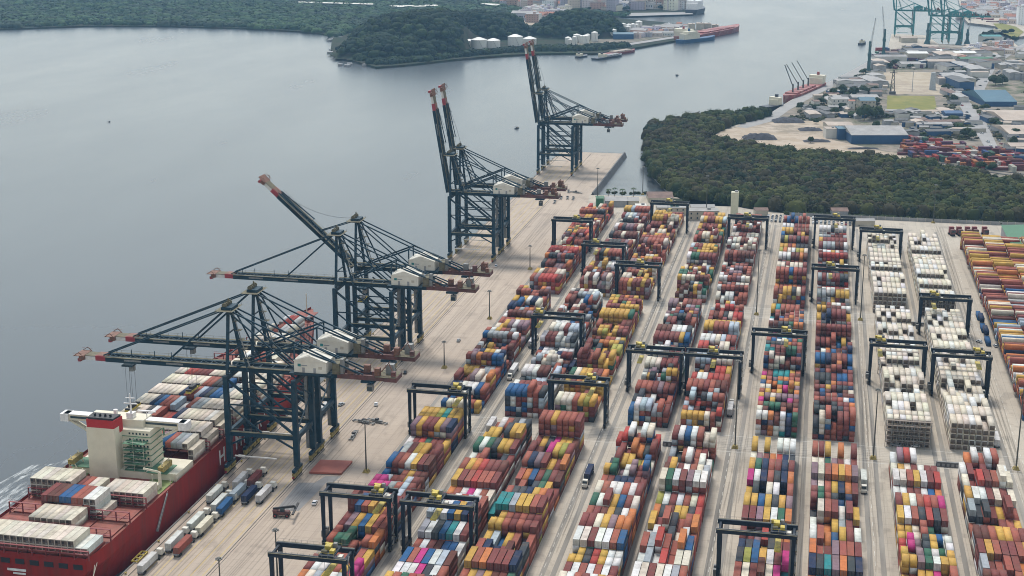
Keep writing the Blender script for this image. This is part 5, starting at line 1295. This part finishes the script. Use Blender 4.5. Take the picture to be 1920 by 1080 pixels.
area('grey_lot', [(1770, 170), (1800, 172), (1830, 138), (1775, 136)], .02, 'asphalt_patch', 'grey paved lot in the old port', 'lot')
area('port_road', [(1806, 196), (1840, 180), (1870, 120), (1912, 92), (1940, 84), (1925, 80), (1895, 92), (1850, 118), (1812, 168), (1798, 184)], .05, 'road_grey', 'grey road through the old port', 'road')
area('port_road', [(1798, 184), (1800, 200), (1838, 262), (1850, 282), (1872, 278), (1850, 232), (1822, 196), (1812, 184)], .06, 'road_grey', 'grey road bending towards the container lots', 'road')
area('dark_field', [(1880, 150), (1990, 190), (1990, 95), (1910, 100)], .0, 'port_dirt', 'dark field beside the railway', 'field')
area('canal_bank', [(1880, 62), (1905, 72), (1920, 60), (1905, 50), (1880, 44), (1862, 44)], .1, 'grass_yellow', 'yellow-green bank of the far basin', 'bank')
bl = []
for x0, y0, x1, y1 in ((1880, 118, 1990, 190), (1872, 122, 1980, 196), (1700, 300, 1960, 338), (1690, 296, 1960, 332)):
    a = np.array(G(x0, y0)); b2 = np.array(G(x1, y1)); d_ = (b2 - a) / np.linalg.norm(b2 - a); n_ = np.array((-d_[1], d_[0])) * 1.2; bl.append([tuple(a - n_), tuple(b2 - n_), tuple(b2 + n_), tuple(a + n_)])
sheet('railway_tracks', bl, .15, 'coal_dark', 'dark railway lines beside the old port', 'railway')
# big buildings
bpx(1596, 1702, 270, 9, 62, 'wall_blue', 'roof_grey', 'long blue walled warehouse with grey ribbed roof', 5, 'warehouse', axis='x', z=-.3, cat='warehouse')
bpx(1571, 1598, 262, 11, 16, 'wall_blue', 'roof_blue', 'blue annex left of the long blue walled warehouse', 0, 'annex', z=-.3, cat='warehouse')
bpx(1548, 1570, 260, 10, 14, 'wall_white', 'roof_tan', 'white block at the left end of the blue warehouse', 0, 'store', z=-.3)
bpx(1552, 1600, 246, 6, 26, 'wall_beige', 'roof_tan', 'pale roofed store behind the blue annex', 1.5, 'store', z=-.3)
bpx(1846, 1906, 200, 6, 90, 'wall_blue', 'roof_blue', 'large hall with bright blue roof by the port road', 8, 'warehouse', z=-.3, cat='warehouse')
bpx(1883, 1960, 236, 6, 75, 'wall_grey', 'roof_tan', 'tan roofed hall right of the road, farther one', 4, 'warehouse', z=-.3, cat='warehouse')
bpx(1892, 1975, 262, 6, 60, 'wall_grey', 'roof_tan', 'tan roofed hall right of the road, nearer one', 4, 'warehouse', z=-.3, cat='warehouse')
bpx(1895, 1980, 284, 5, 22, 'wall_grey', 'roof_tan', 'low tan roofed shed at the right edge', 2, 'shed', z=-.3)
bpx(1559, 1592, 207, 13, 22, 'wall_white', 'roof_grey', 'white office block in the old port', 1.5, 'office_building', 3, z=-.3)
bpx(1591, 1602, 214, 15, 9, 'wall_white', 'roof_terracotta', 'slim cream house between the white office and the blue roof', 1, 'house', 3, z=-.3)
bpx(1612, 1641, 210, 13, 20, 'wall_beige', 'roof_blue', 'beige building with dark blue roof by the yellow field', 3, 'office_building', 3, z=-.3)
bpx(1598, 1648, 192, 6, 26, 'wall_grey', 'roof_grey', 'grey roofed shed behind the dark blue roof', 2, 'shed', z=-.3)
bpx(1772, 1805, 226, 8, 18, 'wall_blue', 'wall_blue', 'dark blue shed behind the coloured containers', 2, 'shed', z=-.3)
bpx(1755, 1772, 222, 5, 12, 'wall_white', 'roof_grey', 'pale shed left of the dark blue one', 1.5, 'shed', z=-.3)
for i, (a, b2, py, m_) in enumerate(((1640, 1700, 118, 'roof_grey'), (1702, 1740, 112, 'tank_white'), (1700, 1760, 98, 'roof_tan'), (1740, 1790, 105, 'tank_white'), (1790, 1830, 112, 'tank_white'), (1800, 1862, 124, 'roof_green'), (1690, 1736, 128, 'roof_grey'), (1740, 1792, 128, 'roof_tan'), (1690, 1720, 80, 'roof_tan'), (1812, 1850, 98, 'roof_tan'), (1850, 1880, 100, 'roof_terracotta'), (1855, 1890, 90, 'roof_grey'), (1842, 1878, 82, 'teal_steel'))):
    bpx(a, b2, py, random.uniform(6, 12), random.uniform(16, 26), random.choice(('wall_beige', 'wall_grey', 'wall_white')), m_, 'distant port shed with ' + {'roof_grey': 'a grey', 'tank_white': 'a white', 'roof_tan': 'a tan', 'roof_green': 'a green', 'roof_terracotta': 'a terracotta', 'teal_steel': 'a teal'}[m_] + ' roof, ' + ORD[i + 1] + ' of the cluster under the far cranes', 2, 'shed', z=-.3, grp='sheds under the far cranes')
# heaps
def heap(px0, px1, py, hgt, depth, m_, lab):
    a = np.array(G(px0, py)); b2 = np.array(G(px1, py)); n = 14; V = []; F = []
    d_ = b2 - a; L_ = np.linalg.norm(d_); d_ /= L_; nn = np.array((-d_[1], d_[0]))
    for j in range(7):
        for i in range(n):
            t = i / (n - 1); v = j / 6; q = a + d_ * L_ * t + nn * depth * v; z = hgt * (math.sin(PI * t) ** .45) * math.sin(PI * v) ** .8 * random.uniform(.75, 1.1); V.append((q[0], q[1], z - .2))
    for j in range(6):
        for i in range(n - 1): F.append((j * n + i, j * n + i + 1, (j + 1) * n + i + 1, (j + 1) * n + i))
    b_ = MB(); b_.add(V, F, m_); tag(b_.build('heap'), lab, 'heap')
heap(1396, 1460, 263, 6, 26, 'coal_dark', 'dark long heap on the pale sand')
heap(1452, 1512, 231, 5, 28, 'coal_dark', 'dark heap beside the old quay road')
heap(1500, 1545, 246, 3, 20, 'coal_dark', 'low dark heap left of the pale roofed store')
heap(1508, 1560, 267, 2.5, 14, 'coal_dark', 'low dark heap in front of the white block')
heap(1590, 1650, 280, 2, 6, 'coal_dark', 'long low dark bank in front of the blue warehouse')
# trees
i = 0
for px, py, h in ((1620, 226, 17), (1634, 224, 14), (1648, 222, 13), (1540, 196, 9), (1500, 205, 9), (1560, 180, 10), (1600, 182, 13), (1622, 178, 12), (1810, 258, 12), (1822, 262, 11), (1866, 160, 14), (1880, 158, 12), (1550, 188, 8), (1644, 196, 9), (1668, 128, 8), (1900, 272, 10), (1905, 258, 9), (1520, 268, 7), (1530, 232, 6), (1872, 240, 8), (1850, 300, 8), (1862, 318, 7), (1838, 318, 8), (1706, 222, 8), (1580, 172, 9), (1642, 240, 8), (1790, 190, 8)):
    x, y = G(px, py); i += 1; tree('leafy_tree', x, y, h, h * .55, 'green leafy tree standing among the old port buildings', 'trees of the old port', -.2, tones=[(.02, .035, .015), (.03, .045, .018), (.04, .055, .02)])
# scattered containers, lorries and stores: one of each kind, then copies
pc = None
CN2 = [((.34, .06, .05), 'red'), ((.4, .16, .07), 'orange'), ((.13, .045, .05), 'maroon'), ((.45, .42, .38), 'white'), ((.04, .08, .18), 'blue'), ((.12, .06, .1), 'purple'), ((.06, .13, .09), 'green')]
for k in range(380):
    if k < 260:
        px = random.uniform(1695, 1915); lo = 268 + (px - 1700) * .14; py = random.uniform(lo - 8, lo + 26); w_ = (5, 3, 6, 3, 1, 3, 1)
    else: px = random.uniform(1640, 1850); py = random.uniform(94, 132); w_ = (2, 2, 4, 3, 3, 4, 1)
    if 1838 < px < 1876 and py < 284 and py > 130: continue
    x, y = G(px, py); c, nm = CN2[random.choices(range(7), w_)[0]]
    if pc is None: pc = container_mesh(L40).build('storage_container'); o = pc
    else: o = pc.copy(); COL.objects.link(o)
    o.location = (x, y, -.1 + (HC if random.random() < .3 else 0) * 0); o.rotation_euler = (0, 0, random.choice((.2, .2 + PI / 2)) + random.uniform(-.06, .06)); o.color = (*jitter(c), 1); o.scale = (1.5, 1.1, random.choice((1, 1, 2)))
    tag(o, nm + (' container lying in the crowded lot beyond the mangrove' if k < 260 else ' container in the far lot below the teal cranes'), 'container', 'containers in the ' + ('crowded lot' if k < 260 else 'far lot'))
for k in range(60):
    t = random.random()
    if k < 34: px, py = 1812 + 60 * t + random.choice((-10, 12)), 196 + 84 * t
    else: px, py = 1800 + 80 * t + random.choice((-12, 10)), 182 - 60 * t
    x, y = G(px, py); car(x, y, .6 + random.uniform(-.2, .2), 'car parked along the grey road of the old port', 'cars along the port road', z=.02); 
for k in range(60):
    px, py = random.choice(((random.uniform(1650, 1760), random.uniform(216, 244)), (random.uniform(1700, 1800), random.uniform(232, 256)), (random.uniform(1880, 1918), random.uniform(205, 300)), (random.uniform(1630, 1660), random.uniform(140, 175))))
    x, y = G(px, py); building('hut', x, y, random.uniform(5, 14), random.uniform(5, 9), random.uniform(3, 6), random.choice(('wall_grey', 'wall_beige', 'wall_blue')), random.choice(('roof_grey', 'roof_dark', 'roof_tan', 'roof_dark')), 'small hut among the clutter of the old port', 'hut', rz=random.uniform(-.2, .5), rh=1.2, grp='huts of the old port', z=-.2)
# dense clutter: sheds, lorries' stores, scrub and trees wherever the ground is not a road, field or hall
def free(px, py):
    if 1650 < px < 1772 and 128 < py < 214: return False
    if 1545 < px < 1708 and 222 < py < 276: return False
    if 1832 < px < 1922 and 150 < py < 206: return False
    if px > 1876 and 200 < py < 268: return False
    if py < 205 and abs(px - (1805 + (200 - py) * .92)) < 16: return False
    if py >= 195 and abs(px - (1806 + (py - 195) * .72)) < 17: return False
    if px < 1330 + (266 - py) * 1.2 + 260 and py > 226: return False
    if py > 262: return False
    return px > 1450 + (212 - py) * 1.75 + 40
n_ = 0
while n_ < 170:
    px = random.uniform(1490, 1925); py = random.uniform(96, 320)
    if not free(px, py) or (px > 1690 and py > 255 and random.random() < .7): continue
    x, y = G(px, py); n_ += 1; k = 1 + (py < 170) * .6
    building(random.choice(('shed', 'store', 'workshop')), x, y, random.choice((8, 12, 16, 28, 36)) * random.uniform(.8, 1.2) * k, random.uniform(7, 15) * k, random.uniform(3, 6.5) * k, random.choice(('wall_grey', 'wall_beige', 'wall_grey', 'wall_blue', 'wall_white')), random.choice(('roof_grey', 'roof_dark', 'roof_tan', 'roof_dark', 'roof_grey', 'roof_rusty')), 'small shed in the dense sprawl of the old port', 'shed', rz=random.choice((.25, .25 + PI / 2)) + random.uniform(-.1, .1), rh=random.choice((1.0, 1.6)), grp='sheds of the old port sprawl', z=-.2)
mt_ = [tree('leafy_tree', *G(1700, 225), 8, 5, 'green leafy tree standing among the old port buildings', 'trees of the old port', -.2, 70, [(.02, .035, .015), (.03, .045, .018), (.04, .055, .02)]) for _ in range(3)]
mc_ = [tree_cache(t_) for t_ in mt_]; n_ = 0
while n_ < 66:
    px = random.uniform(1460, 1925); py = random.uniform(96, 322)
    if not free(px, py): continue
    k = n_ % 3; o = mt_[k] if n_ < 3 else copy_tree(mt_[k], mc_[k]); n_ += 1; x, y = G(px, py); o.location = (x, y, -.2); f_ = random.uniform(.4, 1.1); o.scale = (f_ * 1.2, f_ * 1.2, f_)
pts_ = []
while len(pts_) < 1300:
    px = random.uniform(1440, 1925); py = random.uniform(110, 322)
    if free(px, py): pts_.append(G(px, py))
crowns('rough_scrub', np.array(pts_), -.4, 2.6, 2.2, [(.03, .04, .018), (.05, .055, .022), (.06, .055, .03), (.022, .034, .016)], 12, .9, 'rough low scrub over the waste ground of the old port', 'scrub')
# harbour slewing cranes, lattice and stone towers
def slewer(px, py, hb, hj, lean, lab):
    x, y = G(px, py); root = tag(empty('harbour_crane', (x, y, 0)), lab, 'harbour crane', 'slewing cranes of the old port')
    b_ = MB(); b_.hexa([(-5, -5, 0), (5, -5, 0), (5, 5, 0), (-5, 5, 0), (-2, -2, 8), (2, -2, 8), (2, 2, 8), (-2, 2, 8)], 'steel_green'); b_.tube((0, 0, 6), (0, 0, hb), 2.4, 1.8, 'steel_green', 10); b_.build('tower', root)
    b_ = MB(); b_.box(0, 2, hb * .55, 5, 9, 4, 'steel_green'); b_.build('machine_house', root)
    b_ = MB()
    for s_ in (-1, 1): b_.bar((s_ * .9, -1, hb * .6), (lean + s_ * .3, -3, hj), .45, .45, 'steel_pale')
    for k in range(8): t = k / 8; b_.bar((-.9 + lean * t, -1, hb * .6 + (hj - hb * .6) * t), (.6 + lean * (t + .12), -1.5, hb * .6 + (hj - hb * .6) * (t + .12)), .3, .3, 'steel_pale')
    b_.bar((0, 0, hb), (lean, -3, hj), .3, .3, 'steel_pale'); b_.build('jib', root)
mat('steel_green', (0.03, 0.09, 0.09), 0.6); mat('steel_pale', (0.35, 0.37, 0.38), 0.6)
slewer(1628, 140, 46, 78, 5, 'dark green slewing crane, left one of the two on the quay')
slewer(1656, 106, 42, 76, -6, 'dark green slewing crane, right one of the two on the quay')
slewer(1738, 82, 34, 36, 6, 'short dark slewing crane below the middle teal crane')
slewer(1797, 84, 32, 44, 5, 'short dark slewing crane right of the teal cranes, left one')
slewer(1813, 82, 24, 44, 3, 'short dark slewing crane right of the teal cranes, right one')
x, y = G(1673, 176); lt = tag(empty('lattice_tower', (x, y, 0)), 'dark lattice tower at the corner of the yellow field', 'tower')
b_ = MB()
for a, c in ((-1, -1), (1, -1), (1, 1), (-1, 1)): b_.bar((a * 3, c * 3, 0), (a * .8, c * .8, 30), .6, .6, 'black_paint')
for k in range(6):
    z = k * 5; r0 = 3 - 2.2 * k / 6; r1 = 3 - 2.2 * (k + 1) / 6
    for a, c, e, f_ in ((-1, -1, 1, -1), (1, -1, 1, 1), (1, 1, -1, 1), (-1, 1, -1, -1)): b_.bar((a * r0, c * r0, z), (e * r1, f_ * r1, z + 5), .35, .35, 'black_paint')
b_.build('lattice', lt); b_ = MB(); b_.box(0, 0, 26, 9, .6, .8, 'black_paint'); b_.box(0, 0, 0, 8, 8, 3, 'roof_dark'); b_.build('arm', lt)
x, y = G(1748, 168); b_ = MB(); b_.hexa([(-4, -3, 0), (4, -3, 0), (4, 3, 0), (-4, 3, 0), (-2.6, -2, 22), (2.6, -2, 22), (2.6, 2, 22), (-2.6, 2, 22)], 'steel_pale'); o = b_.build('stone_tower'); o.location = (x, y, 0); o.scale = (1, 1, 1); tag(o, 'blue-grey slab tower on the tan lot', 'tower')
x, y = G(1710, 172); b_ = MB(); b_.tube((0, 0, 0), (0, 0, 26), .5, .3, 'steel_pale'); o = b_.build('pole'); o.location = (x, y, 0); tag(o, 'thin pale pole in the middle of the tan lot', 'pole')

# teal quay cranes far up the channel: copies of the near ones in other paint
base81 = [o for o in COL.objects if o.name.startswith('quay_crane') and o.parent is None and 'nearer crane of the middle' in o.get('label', '')][0]
c81 = tree_cache(base81)
REP.update({'crane_blue': 'teal_steel', 'rear_red': 'teal_steel', 'house_white': 'teal_steel', 'tip_red': 'teal_steel', 'boom_white': 'teal_steel', 'walkway_olive': 'teal_steel'})
for i, (px, py) in enumerate(((1677, 68), (1742, 80), (1766, 80))):
    o = copy_tree(base81, c81); x, y = G(px, py); o.location = (x, y, 0); o.rotation_euler = (0, 0, .0); repaint(o, 'crane_blue', 'teal_steel')
    tag(o, 'teal quay crane far up the channel, ' + ['leftmost, standing apart', 'middle one, left of a close pair', 'rightmost of the three'][i], 'quay crane', 'teal quay cranes far away')

# ------------------------------------------------------------------ ships, barges, boats
def vessel(name, a, b2, hw, hull, h, lab, sup=(.12, .25, 14), cargo=None, booms=0, parts_m='ship_cream', cat='ship'):
    """a: stern point on the water, b2: bow point"""
    a = np.array(a); b2 = np.array(b2); L_ = np.linalg.norm(b2 - a); rz = math.atan2(b2[1] - a[1], b2[0] - a[0])
    root = tag(empty(name, (a[0], a[1], WZ), rz), lab, cat)
    b_ = MB(); st2 = [(0, .8), (.06, 1), (.75, 1), (.88, .75), (.96, .35), (1.0, .03)]; vs = []
    for t, w_ in st2: vs += [(t * L_, -hw * w_ * .8, -1), (t * L_, -hw * w_, h * (1 + .35 * max(0, t - .8) * 5)), (t * L_, hw * w_, h * (1 + .35 * max(0, t - .8) * 5)), (t * L_, hw * w_ * .8, -1)]
    fs = []
    for i in range(len(st2) - 1):
        for j in range(3): fs.append((i * 4 + j, i * 4 + j + 1, i * 4 + j + 5, i * 4 + j + 4)[::-1])
    fs.append((0, 1, 2, 3)); b_.add(vs, fs, hull); b_.build('hull', root)
    if sup:
        b_ = MB(); b_.box(L_ * (sup[0] + sup[1]) / 2, 0, h, L_ * (sup[1] - sup[0]), hw * 1.7, sup[2] * .7, parts_m); b_.box(L_ * (sup[0] + sup[1]) / 2, 0, h + sup[2] * .7, L_ * (sup[1] - sup[0]) * .6, hw * 2, sup[2] * .3, parts_m)
        b_.box(L_ * (sup[0] + sup[1]) / 2 - 2, 0, h + sup[2], 3, 3, sup[2] * .35, hull); b_.build('deckhouse', root)
    if cargo:
        for i in range(5):
            b_ = MB(); b_.box(L_ * (.34 + i * .11), 0, h, L_ * .09, hw * 1.5, 2.2, cargo); b_.build('hatch', root)
    for i in range(booms):
        x = L_ * (.36 + i * .14); b_ = MB(); b_.tube((x, 0, h), (x, 0, h + 12), 1.2, .9, 'steel_dark', 8); b_.bar((x, 0, h + 9), (x + (8 if i < 3 else -8), -14, h + 34), .8, .8, 'steel_dark'); b_.build('derrick', root)
    return root
SB_R = 'deck_red'; mat('deck_red', (.26, .05, .045), .6, var=.4, scale=.2, dirt=(.4, .3, .25), dirt_amt=.7); mat('hull_dark', (.03, .035, .05), .5)
vessel('bulk_ship', G(1538, 158), G(1470, 187), 10, 'deck_red', 7, 'red bulk ship with grey derricks moored at the old quay', (.04, .14, 11), 'deck_red', 4, 'ship_cream')
vessel('coaster', G(1462, 196), G(1425, 203), 7, 'hull_dark', 5, 'small dark coaster moored astern of the red bulk ship', (.1, .35, 9), None, 0)
vessel('tanker', G(1275, 74), G(1385, 53), 16, 'deck_red', 9, 'red and white ship moored at the jetty across the channel', (.02, .1, 12), 'deck_red', 0)
vessel('tug_ship', G(1272, 77), G(1340, 70), 8, 'wall_blue', 6, 'blue and cream ship lying alongside the jetty', (.1, .5, 13), None, 0, 'ship_cream')
vessel('cargo_ship', G(1294, 24), G(1316, 19), 14, 'hull_dark', 10, 'dark ship with white house at the end of the far town quay', (.1, .6, 18), None, 0, 'letter_white')
vessel('barge', G(1114, 108), G(1166, 100), 7, 'hull_dark', 3, 'dark barge with a pale cabin under the far shore', (.25, .35, 5), 'wall_grey', 0, cat='barge')
vessel('barge', G(1130, 101), G(1190, 92), 8, 'rack_red', 3.5, 'sand coloured barge moored behind the dark barge', None, 'roof_tan', 0, cat='barge')
vessel('barge', G(1082, 104), G(1100, 101), 5, 'hull_dark', 2.5, 'small dark barge left of the others', (.1, .4, 4), None, 0, cat='barge')
vessel('barge', G(1860, 62), G(1880, 59), 7, 'hull_dark', 5, 'dark lighter in the far basin', (.3, .6, 5), None, 0, cat='barge')
vessel('workboat', G(1612, 80), G(1622, 77), 4, 'hull_dark', 3, 'tiny workboat off the old quay', (.3, .6, 4), None, 0, cat='boat')
vessel('workboat', G(966, 235), G(973, 233), 1.2, 'hull_dark', .8, 'small dark launch on open water near the pier cranes', (.4, .7, 1.0), None, 0, cat='boat')
vessel('workboat', G(204, 222), G(206, 221.5), .6, 'hull_dark', .5, 'lone tiny boat far out on the left water', (.3, .7, .5), None, 0, cat='boat')
vessel('workboat', G(1268, 137), G(1272, 136), 1.2, 'hull_dark', .9, 'tiny boat in mid channel', (.3, .7, .8), None, 0, cat='boat')
vessel('barge', G(1835, 34), G(1862, 37), 9, 'rack_red', 5, 'dark red barge by the far town quay, left one', None, None, 0, cat='barge')
vessel('barge', G(1850, 40), G(1875, 41), 9, 'rear_red', 5, 'dark red barge by the far town quay, right one', None, None, 0, cat='barge')

# ------------------------------------------------------------------ tanks, jetty, silos across the channel
def tank(px, py, r_, h, lab, grp='white storage tanks', z=-1):
    x, y = G(px, py); root = tag(empty('storage_tank', (x, y, z)), lab, 'tank', grp)
    b_ = MB(); b_.tube((0, 0, 0), (0, 0, h), r_, r_, 'tank_white', 20); b_.build('shell', root)
    b_ = MB(); b_.tube((0, 0, h), (0, 0, h + r_ * .28), r_ * .98, r_ * .2, 'tank_white', 20); b_.build('roof', root)
    b_ = MB(); b_.bar((r_ * .7, -r_ * .75, 0), (r_ * .2, -r_ * 1.02, h), .8, .3, 'wall_grey'); b_.build('stair', root)
for i, (px, py, r_, h) in enumerate(((880, 86, 8, 10), (898, 89, 13, 14), (925, 88, 11.5, 12), (966, 84, 12.5, 15), (993, 82, 11.5, 10))):
    tank(px, py, r_, h, 'white round storage tank at the foot of the headland, ' + ORD[i + 1] + ' of five')
for i in range(26):
    px = 1066 + i * 5.2 + random.uniform(-2, 2); py = 84 - i * 1.1 + random.uniform(-4, 4)
    tank(px, py, random.uniform(4, 6.5), random.uniform(9, 16), 'pale upright tank in the crowded tank farm across the channel', 'tank farm across the channel')
bpx(1150, 1188, 74, 9, 30, 'wall_blue', 'roof_blue', 'blue roofed store in the tank farm', 2, 'store', z=-1)
for i, (px, h, ly) in enumerate(((1296, 26, 18), (1312, 26, 18), (1326, 24, 16), (1340, 18, 12))):
    bpx(px - 5, px + 7, 60 - i, h * .55, ly, 'wall_beige', 'roof_tan', 'beige silo block at the jetty end, ' + ORD[i + 1] + ' of four', 0, 'silo', 0, z=-1, cat='silo', grp='silos on the jetty')
mb = MB(); a = G(1290, 60); b2 = G(1380, 50); mb.bar((a[0], a[1], -1.5), (b2[0], b2[1], -1.5), 10, 2, 'wall_grey'); tag(mb.build('jetty'), 'grey jetty carrying the silos', 'jetty')
area('shore_road', [(1062, 93), (1120, 93), (1180, 84), (1270, 70), (1265, 67), (1180, 80), (1115, 88), (1062, 89)], -.6, 'road_grey', 'grey road along the far tank farm', 'road')
area('industrial_ground', [(1066, 88), (1190, 78), (1290, 62), (1280, 50), (1180, 46), (1120, 56), (1070, 74)], -.7, 'port_dirt', 'ground of the far tank farm', 'ground')
area('pale_quay', [(1170, 30), (1300, 26), (1296, 22), (1160, 24)], -.6, 'road_grey', 'pale quay of the far town', 'quay')
area('bare_ground', [(985, 46), (1005, 47), (1062, 36), (1074, 24), (980, 24), (978, 34)], -.7, 'port_sand', 'pale bare ground behind the headland', 'ground')
area('white_flat', [(430, 1), (395, -2), (440, 3), (452, 4)], -.5, 'port_sand', 'pale flat in the far forest', 'flat')
sheet('flooded_flat', [coast([(730, 17), (820, 15), (822, 18), (735, 20)]), coast([(900, 12), (940, 14), (930, 17), (905, 14)]), coast([(395, 1), (440, 3), (438, 5), (400, 3)]), coast([(560, 9), (700, 13), (700, 15), (560, 11)])], 7.5, 'line_white', 'pale flooded flats in the far forest', 'flat')

# ------------------------------------------------------------------ towns
hb = []
def house_mesh(kind_):
    b_ = MB(); m_ = 'town_paint'
    if kind_ == 0:
        b_.box(0, 0, 0, 12, 10, 7, m_); b_.gable(0, 0, 7.02, 12, 10, 2.6, 'roof_terracotta', over=.5); rows_ = 2; W, Hh, Dp = 12, 7, 10
    elif kind_ == 1:
        b_.box(0, 0, 0, 18, 13, 12, m_); b_.box(0, 0, 12, 18.4, 13.4, .4, 'roof_grey'); b_.box(3, 1, 12.4, 4, 4, 2.2, m_); rows_ = 4; W, Hh, Dp = 18, 12, 13
    elif kind_ == 2:
        b_.box(0, 0, 0, 16, 14, 30, m_); b_.box(0, 0, 30, 16.4, 14.4, .5, 'roof_grey'); b_.box(0, 0, 30.5, 5, 5, 3, m_); rows_ = 9; W, Hh, Dp = 16, 30, 14
    else:
        b_.box(0, 0, 0, 34, 16, 8, m_); b_.gable(0, 0, 8.02, 34, 16, 2.4, 'roof_grey', over=.4); rows_ = 1; W, Hh, Dp = 34, 8, 16
    for r_ in range(rows_):
        for i in range(int(W / 3.4)): b_.box(-W / 2 + (i + .5) * W / int(W / 3.4), -Dp / 2 - .03, (r_ + .3) * Hh / rows_, 1.1, .1, Hh / rows_ * .3, 'glass_dark')
    return b_
KD = ['house', 'apartment_house', 'tower_block', 'storehouse']; protos = [None] * 4
TC = [(.68, .62, .52), (.74, .73, .7), (.6, .5, .42), (.52, .34, .28), (.62, .6, .68), (.66, .58, .56), (.45, .42, .48)]
def house(px, py, k, lab, grp, z=-1.0, sc=1.0):
    x, y = G(px, py)
    if protos[k] is None: o = protos[k] = house_mesh(k).build(KD[k])
    else: o = protos[k].copy(); COL.objects.link(o)
    o.location = (x, y, z); o.rotation_euler = (0, 0, random.uniform(-.5, .5)); s_ = sc * random.uniform(.8, 1.25); o.scale = (s_, s_, s_ * random.uniform(.8, 1.2)); o.color = (*jitter(random.choice(TC), .2), 1)
    tag(o, {0: 'small pale house', 1: 'pale flat-roofed building', 2: 'pale tower block', 3: 'long pale storehouse'}[k] + lab, 'building', grp)
for k in range(430):
    px = random.uniform(935, 1300); t = (px - 925) / 375; lo = 6 + 20 * min(1, t * 2.2) if px < 1090 else 20; py = random.uniform(-3, lo - (2 if px > 1150 else 0))
    house(px, py, random.choices(range(4), (6, 6, 4 if px > 1060 else 1, 2))[0], ' in the dense town beyond the headland', 'houses of the far town', sc=1.45)
for k in range(70):
    t = random.random(); px = 984 + 82 * t; py = random.uniform(27, 42 - 8 * t)
    house(px, py, random.choices((0, 1, 3), (3, 3, 4))[0], ' in the pale settlement between the wooded hills', 'houses between the hills', sc=1.25)
for k in range(110):
    px = random.uniform(1806, 1925); py = random.uniform(-6, 34 if px < 1880 else 46)
    house(px, py, random.choices(range(4), (4, 5, 1, 3))[0], ' in the crowded quarter at the far right', 'houses of the right quarter')
for k in range(36):
    px = random.uniform(1190, 1290); py = 66 - (px - 1190) * .1 + random.uniform(-9, 6)
    house(px, py, random.choice((0, 3, 3, 1)), ' among the tanks across the channel', 'stores among the far tanks', sc=.7)
for k in range(50):
    px = random.uniform(1800, 1900); py = 112 - (px - 1800) * .2 + random.uniform(-12, 6)
    house(px, py, random.choice((0, 3, 1)), ' beside the port road under the far basin', 'stores by the basin', z=-.3, sc=.8)
for k in range(40):
    x, y = G(random.uniform(1840, 1905), random.uniform(60, 84)) if k < 14 else G(random.uniform(930, 1290), random.uniform(6, 22)); tree('leafy_tree', x, y, 9, 6, 'dark green tree between distant town buildings', 'trees of the far town', -1, 60, FG)
